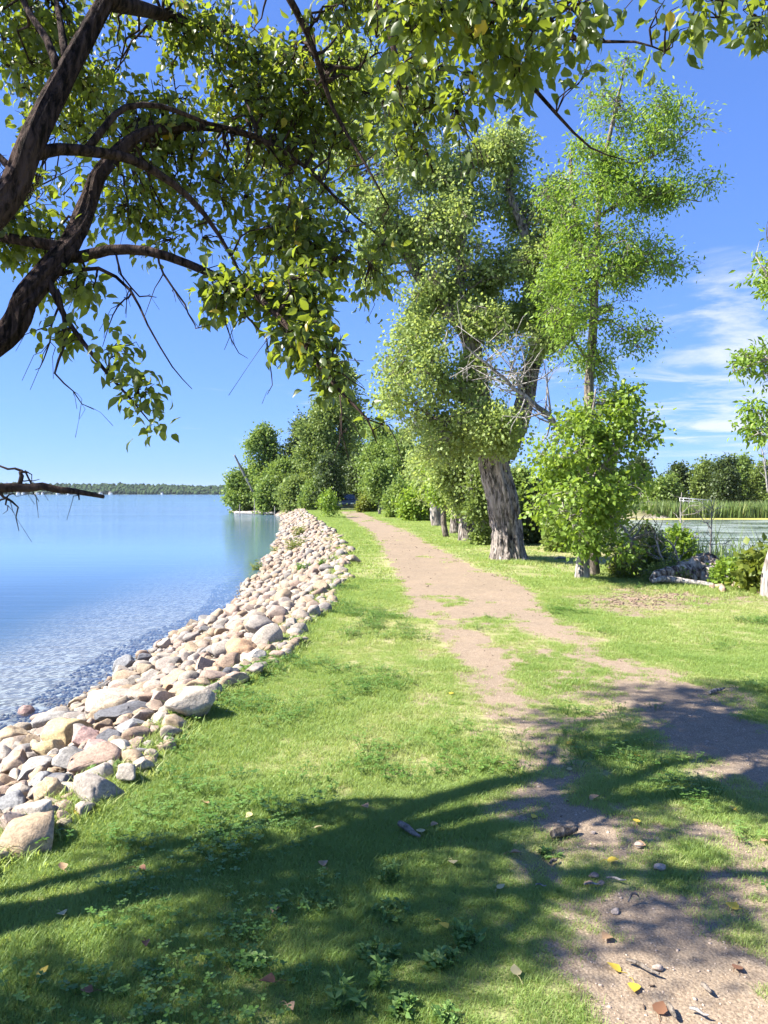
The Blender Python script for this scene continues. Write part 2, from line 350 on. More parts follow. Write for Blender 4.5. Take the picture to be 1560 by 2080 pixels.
def masks(x, y):
    """bare gravel 0..1, dryness 0..1, bark debris 0..1"""
    x = np.asarray(x, float); y = np.asarray(y, float)
    p = np.zeros(x.shape)
    nz = n2d(x, y, 2.2, 1, 4); nf = n2d(x, y, 9.0, 2, 3)
    for k, q in enumerate(PATHS):
        w = (.22, .40, .40, .3)[k]
        d = sdf(q, x, y) + (.22 if k else .13) * nz + .10 * nf
        p = np.maximum(p, (1 - sstep(-w * .8, w * .6, d)) * ((1, .92, .95, .97)[k]))
    for (c, r, s) in PATCHW:
        d = np.hypot((x - c[0]), (y - c[1]) * .75) / r + .5 * nz + .25 * nf
        p = np.maximum(p, (1 - sstep(.5, 1.25, d)) * s)
    isl = (1 - sstep(-.2, .35, sdf(ISLAND, x, y) + .15 * nz)) * np.clip(.42 + .5 * nf + .3 * nz, 0, .8)
    p = np.maximum(p, isl)
    # tufts of grass surviving on the gravel, weathered middle strip
    tuft = sstep(.55, .8, n2d(x, y, 1.5, 12, 3) + .25 * nf) * sstep(.3, 1.2, np.abs(x - np.interp(y, [5, 9, 16, 30, 60], [1.4, 1.35, 1.1, .7, -2.6])) * -1 + 1.4)
    p = p * (1 - .75 * tuft)
    dry = np.clip(.34 + .34 * n2d(x, y, .55, 21, 3) + .22 * n2d(x, y, 2.5, 22, 3) + .35 * sstep(2.0, 5.0, x) * sstep(6, 9, y) - .3 * sstep(.2, -1.2, x) + .55 * sstep(.02, .5, p) * (1 - p), 0, 1)
    deb = 1 - sstep(-.25, .35, sdf(DEBRIS, x, y) + .3 * nz + .12 * nf)
    return p, dry, deb

def axis(stops):
    out = [np.array([stops[0][0]])]
    for (a, _), (b, s) in zip(stops[:-1], stops[1:]):
        n = max(1, int(round((b - a) / s))); out.append(np.linspace(a, b, n + 1)[1:])
    return np.concatenate(out)
gx = axis([(-4500, 0), (-1500, 1000), (-500, 250), (-60, 40), (-16, 3), (-6, .5), (-3.2, .12), (4.2, .045), (7, .12), (16, .4), (40, 2), (120, 10), (500, 100), (4500, 1000)])
gy = axis([(-300, 0), (-40, 60), (-4, 4), (1.6, .4), (8, .045), (14, .09), (28, .25), (70, .8), (120, 3), (300, 20), (1000, 120), (6000, 1000)])
X, Y = np.meshgrid(gx, gy); Z = gz(X, Y)
pm, dm, bm_ = masks(X, Y)
tb = (xe(Y) - X) / np.maximum(xe(Y) - xw(Y), .3)
bankm = sstep(-.03, .05, tb) * (Y < 300); pondm = sstep(-1.6, -.6, X - xr(Y)) * (Y < 78)
pm = pm * (1 - bankm) * (Y < 80)
nx, ny = len(gx), len(gy)
ii = (np.arange(ny - 1)[:, None] * nx + np.arange(nx - 1)[None]).ravel()
gq = np.stack([ii, ii + 1, ii + nx + 1, ii + nx], 1)
me = raw_mesh('ground', np.stack([X, Y, Z], -1).reshape(-1, 3), None, gq, {'path': pm.ravel(), 'dry': dm.ravel(), 'debris': bm_.ravel(), 'bank': np.maximum(bankm, pondm).ravel()}, True)
m = M('ground'); t = NT(m); pos = t.pos()
fine = t.noise(pos, 95, 4, .65); mid = t.noise(pos, 14, 4, .6); big = t.noise(pos, .9, 3)
lawn = t.mix(t.attr('dry'), c4((.165, .20, .06)), c4((.34, .30, .165)))
lawn = t.mix(t.rng(mid, .35, .7), lawn, t.mix(.4, lawn, c4((.28, .26, .12))))
soil = t.mix(t.rng(fine, .3, .7), c4((.10, .075, .05)), c4((.24, .19, .13)))
grav = t.ramp(t.noise(pos, 130, 3, .7), [(.28, (.115, .087, .062)), (.45, (.25, .192, .135)), (.6, (.325, .254, .182)), (.78, (.45, .38, .30))])
vor = t.n('ShaderNodeTexVoronoi', {'Vector': pos, 'Scale': 70.0}).outputs['Distance']
grav = t.mix(t.rng(big, .3, .7), grav, t.mul(grav, c4((.90, .91, .92))))
grav = t.mix(t.rng(t.noise(pos, 3.3, 4, .65), .45, .7, 0, .5), grav, t.mul(grav, c4((1.16, 1.14, 1.1))))
grav = t.mix(t.rng(mid, .3, .75, 0, .55), grav, t.mul(grav, c4((.70, .65, .62))))
pf = t.math('ADD', t.attr('path'), t.math('MULTIPLY', t.math('SUBTRACT', mid, .5), .7))
pf = t.rng(pf, .3, .62)
col = t.mix(pf, t.mix(t.rng(fine, .5, .8, 0, .5), lawn, soil), grav)
deb = t.mix(t.rng(t.noise(t.scale(pos, (1, 3, 1)), 30, 4), .35, .65), c4((.11, .075, .05)), c4((.33, .25, .19)))
col = t.mix(t.math('MULTIPLY', t.attr('debris'), .85), col, deb)
peb = t.n('ShaderNodeTexVoronoi', {'Vector': pos, 'Scale': 16.0})
bedc = t.ramp(t.n('ShaderNodeSeparateColor', {0: peb.outputs['Color']}).outputs[0], [(0, (.10, .085, .07)), (.4, (.22, .18, .15)), (.7, (.33, .28, .24)), (1, (.48, .43, .38))])
zc = t.n('ShaderNodeSeparateXYZ', {0: pos}).outputs[2]
bedc = t.mix(t.rng(zc, -1.15, -1.9), bedc, c4((.07, .10, .11)))
bedc = t.mix(t.rng(zc, -.7, -.45), bedc, c4((.075, .06, .045)))
col = t.mix(t.attr('bank'), col, bedc)
h = t.math('ADD', t.math('MULTIPLY', fine, .6), t.math('MULTIPLY', vor, -.5))
t.out(t.bsdf(col, .95, t.bump(h, .55, .012), .12))
g = obj('ground', me, m); g['kind'] = 'structure'

# ---------------------------------------------------------------- water
def sheet(name, x0, x1, y0, y1, z, mat, nx=2, ny=2):
    xs = np.linspace(x0, x1, nx); ys = np.linspace(y0, y1, ny); A, B = np.meshgrid(xs, ys)
    i = (np.arange(ny - 1)[:, None] * nx + np.arange(nx - 1)[None]).ravel()
    return obj(name, raw_mesh(name, np.stack([A, B, np.full(A.shape, z)], -1).reshape(-1, 3), None, np.stack([i, i + 1, i + nx + 1, i + nx], 1)), mat)
m = M('lake_water'); t = NT(m); pos = t.pos()
w1 = t.noise(t.scale(pos, (.16, 1.7, 1)), 1.3, 4, .6, .3); w2 = t.noise(t.scale(pos, (.5, 2.4, 1)), 9, 3, .6, .3); w3 = t.noise(t.scale(pos, (.006, .045, 1)), 1, 4)
dist = t.n('ShaderNodeSeparateXYZ', {0: pos}).outputs[1]
h = t.math('ADD', t.math('MULTIPLY', w1, .5), t.math('MULTIPLY', w2, .06))
amp = t.math('MULTIPLY', t.rng(dist, 8, 260, .09, 1.0), t.rng(w3, .35, .65, .35, 1.0))
b = t.n('ShaderNodeBump', {'Height': t.math('MULTIPLY', h, amp), 'Strength': .8, 'Distance': .5}).outputs[0]
fr = t.n('ShaderNodeFresnel', {'IOR': 1.34, 'Normal': b}).outputs[0]
gl = t.n('ShaderNodeBsdfGlossy', {'Color': (.92, .95, 1, 1), 'Roughness': .06, 'Normal': b}).outputs[0]
tp = t.n('ShaderNodeBsdfTransparent', {0: (.80, .90, .93, 1)}).outputs[0]
body = t.n('ShaderNodeBsdfDiffuse', {0: (.12, .23, .31, 1)}).outputs[0]
under = t.n('ShaderNodeMixShader', {0: t.rng(dist, 10, 34, .02, .8), 1: tp, 2: body}).outputs[0]
t.out(t.n('ShaderNodeMixShader', {0: fr, 1: under, 2: gl}).outputs[0])
lk = sheet('lake_water', -4400, 2.5, -250, 5900, WATER_Z, m); lk['kind'] = 'structure'

m = M('pond_water'); t = NT(m); pos = t.pos()
st = t.scale(pos, (.16, .62, 1)); pads = t.noise(st, 1.0, 6, .62, .5); sp = t.noise(pos, 7, 3, .6)
f = t.rng(t.math('ADD', pads, t.math('MULTIPLY', t.math('SUBTRACT', sp, .5), .35)), .42, .54)
b = t.bump(t.noise(t.scale(pos, (1, 2.5, 1)), 3, 3), .2, .06)
wat = t.bsdf(c4((.02, .035, .03)), .06, b, .5)
pc = t.mix(t.rng(t.noise(st, 2.1, 4), .35, .65), c4((.13, .17, .08)), c4((.33, .36, .30)))
pad = t.bsdf(pc, .32, t.bump(sp, .3, .03), .6)
t.out(t.n('ShaderNodeMixShader', {0: f, 1: wat, 2: pad}).outputs[0])
pn = sheet('pond_water', 2.5, 330, -20, 78.5, WATER_Z + .004, m); pn['kind'] = 'structure'
m = M('algae'); t = NT(m); nz = t.noise(t.pos(), 2.5, 4)
t.out(t.bsdf(t.mix(nz, c4((.26, .26, .05)), c4((.52, .46, .14))), .6))
A = Acc(); xs = np.linspace(11, 200, 380); lo = 69.3 - 1.4 * np.abs(n2d(xs, xs * 0, .22, 4, 4)) - .4; hi = np.full_like(xs, 75.0)
V = np.stack([np.concatenate([xs, xs]), np.concatenate([lo, hi]), np.full(760, WATER_Z + .012)], -1); k = np.arange(379)
A.add(V, None, np.stack([k, k + 1, k + 381, k + 380], 1)); al = A.build('algae_mat', m, kind='stuff')
tag(al, 'yellow band of algae floating in front of the cattails', 'algae')

# ---------------------------------------------------------------- far shore
A = Acc(); hx = np.linspace(-2600, 260, 140); hh = 9.5 + 3.0 * n2d(hx, hx * 0, .004, 5) + 4 * sstep(-100, -900, hx)
for j in range(139):
    x0, x1 = hx[j], hx[j + 1]; a, b_ = hh[j], hh[j + 1]
    A.add([(x0, 1440, -1.5), (x1, 1440, -1.5), (x1, 1600, b_), (x0, 1600, a), (x1, 1950, b_ * .6), (x0, 1950, a * .6)], None, [(0, 1, 2, 3), (3, 2, 4, 5)])
hl = A.build('hills', plain('hill_green', (.05, .075, .03)), smooth=True); hl['kind'] = 'structure'
bm0 = bmesh.new(); bmesh.ops.create_icosphere(bm0, subdivisions=2, radius=1); bm0.verts.ensure_lookup_table()
ICO2 = (np.array([v.co[:] for v in bm0.verts]), np.array([[v.index for v in f.verts] for f in bm0.faces])); bm0.free()
bm0 = bmesh.new(); bmesh.ops.create_icosphere(bm0, subdivisions=1, radius=1)
ICO1 = (np.array([v.co[:] for v in bm0.verts]), np.array([[v.index for v in f.verts] for f in bm0.faces])); bm0.free()
bm0 = bmesh.new(); bmesh.ops.create_icosphere(bm0, subdivisions=3, radius=1)
ICO3 = (np.array([v.co[:] for v in bm0.verts]), np.array([[v.index for v in f.verts] for f in bm0.faces])); bm0.free()
bm0 = bmesh.new(); bmesh.ops.create_icosphere(bm0, subdivisions=4, radius=1)
ICO4 = (np.array([v.co[:] for v in bm0.verts]), np.array([[v.index for v in f.verts] for f in bm0.faces])); bm0.free()
A = Acc(); r = np.random.default_rng(3)
for k in range(5200):
    x = r.uniform(-1500, 120); y = 1446 + 190 * r.random() ** 1.2; s = r.uniform(2.2, 4.6)
    z = -1 + (np.interp(x, hx, hh) + 1.5) * (y - 1440) / 160
    d = ICO1[0] * (1 + .35 * vn(ICO1[0] * 1.7 + k)[:, None]) * [s, s, s * r.uniform(.8, 1.35)]
    A.add(d + [x, y, z + s * .75], ICO1[1], None, r.random())
m = M('far_forest'); t = NT(m)
col = t.mix(t.attr('c'), c4((.022, .045, .024)), c4((.06, .095, .035)))
t.out(t.bsdf(t.mul(col, t.gray(t.rng(t.noise(t.pos(), .5, 3), .3, .7, .6, 1.2))), .95, None, .05))
ff = A.build('far_forest', m, kind='stuff'); tag(ff, 'wooded low hills along the far shore of the lake', 'forest')
HW = plain('white_siding', (.75, .74, .7)); HR = plain('grey_roof', (.2, .19, .19))
def boxv(x0, x1, y0, y1, z0, z1):
    V = [(x, y, z) for z in (z0, z1) for y in (y0, y1) for x in (x0, x1)]
    return V, [(0, 2, 3, 1), (4, 5, 7, 6), (0, 1, 5, 4), (2, 6, 7, 3), (0, 4, 6, 2), (1, 3, 7, 5)]
for k, (px, w) in enumerate([(38, 9), (48, 6), (76, 10), (88, 6), (118, 8), (140, 6), (205, 9), (226, 12), (330, 6)]):
    x = (px - 780) / F * 1446; e = empty('lake_house', (x, 1446, -.5), f"tiny white lake house on the far shore, {['first','second','third','fourth','fifth','sixth','seventh','eighth','ninth'][k]} from the left", 'house', 'houses on the far shore')
    hw = w * .3; V, Q = boxv(-hw, hw, -4, 4, -.5, 3.0); A = Acc(); A.add(V, None, Q); A.build('wall', HW, e)
    A = Acc(); A.add([(-hw - .4, -4.4, 3.0), (hw + .4, -4.4, 3.0), (hw + .4, 4.4, 3.0), (-hw - .4, 4.4, 3.0), (-hw - .4, 0, 5.0), (hw + .4, 0, 5.0)], [(0, 4, 3), (1, 2, 5)], [(0, 1, 5, 4), (2, 3, 4, 5), (0, 3, 2, 1)]); A.build('roof', HR, e)

# ================================================================== RIPRAP
def rock_shape(ico, seed, dims, rough=.16, cuts=6, blocky=.03):
    r = np.random.default_rng(seed); u = ico[0]
    p = u * (1 + rough * fbm(u * 1.1 + seed * 3.1, 3)[:, None])
    for k in range(cuts):
        n = nrm(r.normal(size=3)); o = r.uniform(.45, .85); d = p @ n
        p = p - np.maximum(d - o, 0)[:, None] * n * (1 - blocky)
    p = p * (1 + .06 * fbm(u * 3.5 + seed, 3)[:, None])
    return p * np.asarray(dims)
def rock_mat(name, stops, wn_=1):
    m = M(name); t = NT(m); oc = t.objc()
    rnd = t.n('ShaderNodeObjectInfo').outputs['Random']
    f = t.math('FRACT', t.math('ADD', rnd, t.attr('c')))
    base = t.ramp(f, stops)
    sp = t.noise(t.pos(), 60, 4, .7); bl = t.noise(t.pos(), 9, 5, .62, .6)
    v = t.mul(base, t.gray(t.rng(sp, .3, .72, .66, 1.22)))
    v = t.mix(t.rng(bl, .45, .75, 0, .55), v, t.mul(v, c4((.62, .58, .56))))
    v = t.mix(t.rng(t.noise(t.pos(), 3.1, 3), .58, .75, 0, .4), v, c4((.46, .40, .32)))
    zc = t.n('ShaderNodeSeparateXYZ', {0: t.pos()}).outputs[2]
    v = t.mul(v, t.gray(t.rng(zc, -.80, -.70, .6, 1)))           # wet at the waterline
    t.out(t.bsdf(v, .85, t.bump(t.math('ADD', sp, t.math('MULTIPLY', bl, 1.6)), .5, .012), .2)); return m
S = [(0, (.40, .33, .25)), (.14, (.46, .36, .255)), (.28, (.36, .27, .215)), (.40, (.46, .41, .35)), (.52, (.50, .46, .41)), (.63, (.34, .31, .29)), (.74, (.44, .33, .27)), (.84, (.27, .27, .275)), (.92, (.40, .355, .30)), (1, (.42, .35, .26))]
S = [(p, (c[0] * .80, c[1] * .765, c[2] * .715)) for p, c in S]
ROCK = rock_mat('field_stone', S)
def rm(nm, c):
    c = [x * .9 for x in c]
    return rock_mat(nm, [(0, c), (1, c)])
S_ = None
RC = {'pale': rm('pale_granite', (.47, .38, .31)), 'white': rm('white_stone', (.50, .45, .38)), 'blue': rm('blue_grey_stone', (.28, .28, .28)), 'tan': rm('tan_stone', (.47, .36, .23)), 'dark': rm('dark_stone', (.15, .15, .16)),
      'grey': rm('grey_stone', (.35, .33, .30)), 'pink': rm('pink_granite', (.46, .31, .27)), 'yellow': rm('yellow_sandstone', (.53, .41, .22)), 'orange': rm('orange_stone', (.48, .31, .185)), 'brown': rm('brown_stone', (.34, .25, .18))}
bank = empty('riprap_bank', (0, 0, 0)); bank['kind'] = 'structure'
BOULD = [(23, 1676, 78, 62, 'pale', 'rounded pinkish white boulder nearest the camera at the left edge'), (66, 1655, 76, 52, 'white', 'smooth white boulder touching the grass, second nearest'),
    (27, 1634, 80, 42, 'blue', 'flat blue grey boulder behind the nearest pale boulder'), (96, 1617, 50, 56, 'tan', 'upright sandy boulder at the grass edge below the dark speckled one'), (121, 1592, 62, 46, 'dark', 'dark speckled boulder at the grass edge, nearest of the dark ones'),
    (84, 1586, 56, 36, 'blue', 'smooth oval bluish stone left of the dark speckled boulder'), (154, 1550, 86, 48, 'grey', 'big pale grey boulder beside the grass, above the dark speckled one'), (72, 1565, 82, 44, 'grey', 'long grey boulder below the oval yellow boulder'),
    (100, 1526, 74, 52, 'yellow', 'oval smooth yellow tan boulder'), (37, 1553, 62, 54, 'brown', 'brown weathered boulder left of the oval yellow boulder'), (192, 1524, 64, 38, 'pink', 'flat topped pink granite boulder below the mauve one'),
    (140, 1492, 118, 62, 'yellow', 'large rough yellow sandstone block'), (177, 1504, 52, 46, 'pink', 'mauve pink boulder against the rough yellow block'), (225, 1499, 52, 40, 'dark', 'dark grey angular boulder below the long dark slab'),
    (233, 1455, 158, 36, 'dark', 'long flat dark slate slab'), (231, 1431, 160, 46, 'pale', 'longest tan pink slab lying behind the dark slate slab'), (270, 1477, 58, 42, 'blue', 'blue grey angular block at the right end of the dark slab'),
    (236, 1526, 52, 38, 'white', 'pale stone at the grass edge right of the flat pink boulder'), (327, 1466, 36, 32, 'white', 'round cream stone at the grass edge right of the slabs'), (331, 1422, 56, 52, 'pale', 'big spotted pale granite boulder right of the longest slab'),
    (377, 1418, 40, 38, 'tan', 'round tan boulder right of the spotted granite boulder'), (341, 1402, 44, 32, 'orange', 'orange brown stone on top behind the spotted granite boulder'), (485, 1327, 92, 42, 'orange', 'largest orange tan block, high on the bank'),
    (514, 1339, 54, 32, 'white', 'whitish boulder at the grass edge below the largest orange block'), (467, 1372, 40, 30, 'dark', 'dark and angular stone at the grass edge beyond the round tan boulder'), (392, 1346, 32, 32, 'white', 'upright white stone in the middle of the bank'),
    (288, 1340, 38, 36, 'dark', 'dark wedge shaped boulder beside the water'), (252, 1352, 46, 28, 'blue', 'grey boulder half in the water left of the dark wedge'), (115, 1466, 94, 44, 'grey', 'streaked grey slab left of the dark slate slab'),
    (23, 1507, 60, 54, 'tan', 'large beige boulder at the left edge above the brown one'), (54, 1450, 34, 26, 'pink', 'small red pink stone at the water edge'), (381, 1383, 36, 28, 'orange', 'small orange stone above the round tan boulder')]
placed = []
for k, (px, py, w, h, col, lab) in enumerate(BOULD):
    p = Gt(px, py + h * .28); sc = p[1] / F
    a, c_ = w * sc * .54, h * sc * .62
    V = rock_shape(ICO4, 100 + k, (a, max(a * .55, min(a, c_ * 1.25)), c_), .15 if col in ('yellow', 'white', 'tan') else .22, 5 if col in ('white', 'tan') else 9)
    o = obj('boulder', raw_mesh('boulder', V, ICO4[1], smooth=True), RC[col], None, (p[0], p[1] + a * .15, p[2] + c_ * .45), (0, 0, RNG.uniform(-.25, .25)))
    tag(o, lab, 'boulder', 'boulders of the stone bank'); placed.append((p[0], p[1], a * .9))
# stones: dart throwing on the bank
r = np.random.default_rng(11); cells = {}
def put(x, y, s): cells.setdefault((int(x // .5), int(y // .5)), []).append((x, y, s))
for q in placed: put(*q)
stones = []
for (rad, tries) in ((.125, 1200), (.092, 18000), (.072, 70000), (.054, 130000), (.038, 70000)):
    yy = 1.6 + (88 - 1.6) * r.random(tries) ** 2.1; tt = r.uniform(-.06, 1.0, tries)
    if rad < .08: m_ = yy < (30 if rad > .05 else 12); yy = yy[m_]; tt = tt[m_]
    e_, w_ = xe(yy), xw(yy); xx = e_ + (w_ - e_) * tt; rr = rad * r.uniform(.7, 1.45, len(yy)) * (1 + .1 * (yy > 35))
    for x, y, s in zip(xx, yy, rr):
        if y < 8 and x < -.52 * y - 2.2: continue
        ok = True; ci, cj = int(x // .5), int(y // .5)
        for i in (-1, 0, 1):
            for j in (-1, 0, 1):
                for (a, b_, c_) in cells.get((ci + i, cj + j), ()):
                    if (a - x) ** 2 + (b_ - y) ** 2 < (.80 * (s + c_)) ** 2: ok = False; break
                if not ok: break
            if not ok: break
        if ok: put(x, y, s); stones.append((x, y, s))
stones = np.array(stones); app = stones[:, 2] / np.maximum(stones[:, 1], 2)
inview = np.abs(stones[:, 0]) < stones[:, 1] * .52
app = np.where(inview, app, 0); order = np.argsort(-app)
SH = [raw_mesh('stone', rock_shape(ICO3, 300 + k, (1, r.uniform(.65, .95), r.uniform(.42, .75)), r.uniform(.14, .32), r.integers(6, 13)), ICO3[1], smooth=True) for k in range(22)]
SL = [rock_shape(ICO2, 400 + k, (1, r.uniform(.65, .95), r.uniform(.55, .85)), .2, 6) for k in range(12)]
SHL = [rock_shape(ICO1, 440 + k, (1, r.uniform(.65, .95), r.uniform(.55, .85)), .2, 4) for k in range(8)]
A = Acc()
for rank, k in enumerate(order):
    x, y, s = stones[k]; z = float(gz(x, y)); s *= 1.12; rz = r.uniform(0, 6.28); tx, ty = r.uniform(-.35, .35, 2)
    zo = z + s * r.uniform(.18, .55)
    if rank < 300:
        obj('stone', SH[rank % 22], ROCK, bank, (x, y, zo), (tx, ty, rz), (s, s, s))
    else:
        near = y < 16; T = SL[k % 12] if near else SHL[k % 8]
        ca, sa = math.cos(rz), math.sin(rz); V = T * s
        V = np.stack([V[:, 0] * ca - V[:, 1] * sa, V[:, 0] * sa + V[:, 1] * ca + V[:, 2] * tx, V[:, 2] + V[:, 0] * ty], -1) + [x, y, zo]
        A.add(V, (ICO2 if near else ICO1)[1], None, r.random())
A.build('stones', ROCK, bank, smooth=True, kind='stuff')
print('stones', len(stones))
# pebbles filling the gaps of the bank and lying in the shallows
A = Acc(); n = 14000; yy = 2 + 28 * r.random(n) ** 1.7; tt = np.concatenate([r.uniform(-.02, 1.0, n // 2), r.uniform(.85, 1.35, n - n // 2)])
xx = xe(yy) + (xw(yy) - xe(yy)) * tt; s = r.uniform(.012, .045, n)
k = np.abs(xx) < yy * .55 + .5; xx, yy, s = xx[k], yy[k], s[k]; zzv = gz(xx, yy); n = len(xx)
bm0 = bmesh.new(); bmesh.ops.create_icosphere(bm0, subdivisions=1, radius=1); bm0.free()
OCT = np.array([(1, 0, 0), (-1, 0, 0), (0, 1, 0), (0, -1, 0), (0, 0, 1), (0, 0, -1)], float) ; OT = np.array([(0, 2, 4), (2, 1, 4), (1, 3, 4), (3, 0, 4), (2, 0, 5), (1, 2, 5), (3, 1, 5), (0, 3, 5)])
V = OCT[None] * (1 + r.uniform(-.3, .3, (n, 6, 3))) * s[:, None, None] * [1, .8, .6] + np.stack([xx, yy, zzv + s * .3], -1)[:, None]
A.add(V.reshape(-1, 3), (OT[None] + (np.arange(n) * 6)[:, None, None]).reshape(-1, 3), None, np.repeat(r.random(n), 6))
A.build('pebbles', ROCK, bank, smooth=True, kind='stuff')

# ================================================================== LAWN (stuff, instanced clumps)
def scatter(name, pts, rotz, scl, tint, idx, protos, label, cat, tilt=None):
    me = bpy.data.meshes.new(name); n = len(pts)
    me.vertices.add(n); me.vertices.foreach_set('co', np.asarray(pts, np.float32).ravel())
    rot = np.zeros((n, 3), np.float32); rot[:, 2] = rotz
    if tilt is not None: rot[:, :2] = tilt
    a = me.attributes.new('rot', 'FLOAT_VECTOR', 'POINT'); a.data.foreach_set('vector', rot.ravel())
    for k, v in (('scl', scl), ('tint', tint)):
        a = me.attributes.new(k, 'FLOAT', 'POINT'); a.data.foreach_set('value', np.asarray(v, np.float32))
    a = me.attributes.new('idx', 'INT', 'POINT'); a.data.foreach_set('value', np.asarray(idx, np.int32))
    o = obj(name, me, None, kind='stuff'); tag(o, label, cat)
    col = bpy.data.collections.new(name + '_clumps')
    for p in protos: col.objects.link(p)
    ng = bpy.data.node_groups.new(name, 'GeometryNodeTree')
    ng.interface.new_socket('Geometry', in_out='INPUT', socket_type='NodeSocketGeometry'); ng.interface.new_socket('Geometry', in_out='OUTPUT', socket_type='NodeSocketGeometry')
    N = ng.nodes.new; gi = N('NodeGroupInput'); go = N('NodeGroupOutput'); ip = N('GeometryNodeInstanceOnPoints'); ci = N('GeometryNodeCollectionInfo')
    ci.inputs['Collection'].default_value = col; ci.inputs['Separate Children'].default_value = True; ci.inputs['Reset Children'].default_value = True
    ip.inputs['Pick Instance'].default_value = True
    def na(nm, ty):
        x = N('GeometryNodeInputNamedAttribute'); x.data_type = ty; x.inputs['Name'].default_value = nm; return x.outputs['Attribute']
    L = ng.links.new; L(gi.outputs[0], ip.inputs['Points']); L(ci.outputs[0], ip.inputs['Instance']); L(na('idx', 'INT'), ip.inputs['Instance Index'])
    er = N('FunctionNodeEulerToRotation'); L(na('rot', 'FLOAT_VECTOR'), er.inputs[0]); L(er.outputs[0], ip.inputs['Rotation']); L(na('scl', 'FLOAT'), ip.inputs['Scale']); L(ip.outputs[0], go.inputs[0])
    md = o.modifiers.new('scatter', 'NODES'); md.node_group = ng
    return o
def proto(name, me, mat): 
    me.materials.append(mat); return bpy.data.objects.new(name, me)
def clump(seed, nb, rad, hgt, wid, lean=.6):
    r = np.random.default_rng(seed); V = []; T = []; Q = []
    for k in range(nb):
        a = r.uniform(0, 6.28); d = rad * math.sqrt(r.random()); b = np.array([d * math.cos(a), d * math.sin(a), -.004])
        h = hgt * r.uniform(.45, 1.15); ld = r.uniform(0, 6.28); l = lean * r.uniform(.2, 1.2) * h; w = wid * r.uniform(.7, 1.3)
        s = np.array([-math.sin(ld), math.cos(ld), 0]) * w * .5; f = np.array([math.cos(ld), math.sin(ld), 0])
        p1 = b + f * l * .25 + [0, 0, h * .5]; p2 = b + f * l + [0, 0, h * (1 - .15 * lean)]
        i = len(V); V += [b - s, b + s, p1 - s * .8, p1 + s * .8, p2]; Q.append((i, i + 1, i + 3, i + 2)); T.append((i + 2, i + 3, i + 4))
    return raw_mesh('grass_clump', np.array(V), T, Q)
r = np.random.default_rng(5)
GP = [proto('grass_clump', clump(k, 46, .06, .021 + .008 * (k % 3), .0030, .9), MT['grass']) for k in range(6)]
GF = [proto('grass_tuft', clump(20 + k, 46, .18, .04, .010, .8), MT['grass']) for k in range(4)]
def wedge(n, y0, y1, extra=1.2, power=1.0):
    u = r.random(n)
    yy = np.sqrt(y0 * y0 + u * (y1 * y1 - y0 * y0)); xx = r.uniform(-1, 1, n) * (.53 * yy + extra); return xx, yy
def lawn_pts(n, y0, y1, keep_pow=1.0, extra=1.0):
    x, y = wedge(n, y0, y1, extra); p, d, deb = masks(x, y)
    den = np.clip(1 - p * 1.12, 0, 1) ** keep_pow * (1 - .8 * deb)
    den *= (x > xe(y) - .02) * (x < xr(y) - .4)
    thin = np.clip(1.0 - .45 * d + .25 * n2d(x, y, 3.1, 41, 2), .25, 1)
    k = r.random(n) < den * thin
    return x[k], y[k], d[k], p[k]
P_, R_, S_, T_, I_ = [], [], [], [], []
for (n, y0, y1, sc) in ((30000, 1.9, 4.2, 1.0), (36000, 4.2, 8.0, 1.15), (36000, 8, 14, 1.5)):
    x, y, d, p = lawn_pts(n, y0, y1)
    P_.append(np.stack([x, y, gz(x, y)], -1)); m_ = len(x); R_.append(r.uniform(0, 6.28, m_))
    lush = np.clip(.5 + .6 * n2d(x, y, 1.3, 33, 3), 0, 1) * (1 - .5 * p)
    S_.append(sc * r.uniform(.65, 1.1, m_) * (.62 + .55 * lush)); T_.append(np.clip(d * .95 + r.normal(0, .12, m_) - .12 * lush, 0, 1)); I_.append(r.integers(0, 6, m_))
# longer tufts along the stones and round the trunk feet
n = 2600; y = 2 + 26 * r.random(n) ** 1.6; x = xe(y) + np.abs(r.normal(0, .09, n)) - .03
tx = [(Gt(px, py), w) for px, py, w in [(1036, 1142, .5), (1205, 1172, .3), (1183, 1181, .3), (950, 1103, .4), (1380, 1190, .6), (1300, 1160, .6), (1480, 1200, .6)]]
q = np.concatenate([np.stack([x, y], -1)] + [t_[:2] + np.random.default_rng(4).normal(0, 1, (160, 2)) * w_ for t_, w_ in tx]); x, y = q[:, 0], q[:, 1]
P_.append(np.stack([x, y, gz(x, y)], -1)); m_ = len(x); R_.append(r.uniform(0, 6.28, m_)); S_.append(r.uniform(1.2, 2.4, m_) * (1 + .03 * y)); T_.append(np.clip(r.normal(.35, .22, m_), 0, 1)); I_.append(r.integers(0, 6, m_))
scatter('lawn_grass', np.concatenate(P_), np.concatenate(R_), np.concatenate(S_), np.concatenate(T_), np.concatenate(I_), GP, 'short green lawn grass growing beside the gravel track', 'grass')
x, y, d, p = lawn_pts(70000, 12, 70, 1.4)
scatter('far_lawn_grass', np.stack([x, y, gz(x, y)], -1), r.uniform(0, 6.28, len(x)), (1.0 + y / 50) * r.uniform(.6, 1.1, len(x)), np.clip(d * .9 + r.normal(0, .1, len(x)), 0, 1), r.integers(0, 4, len(x)), GF, 'sunlit lawn stretching towards the far trees', 'grass')
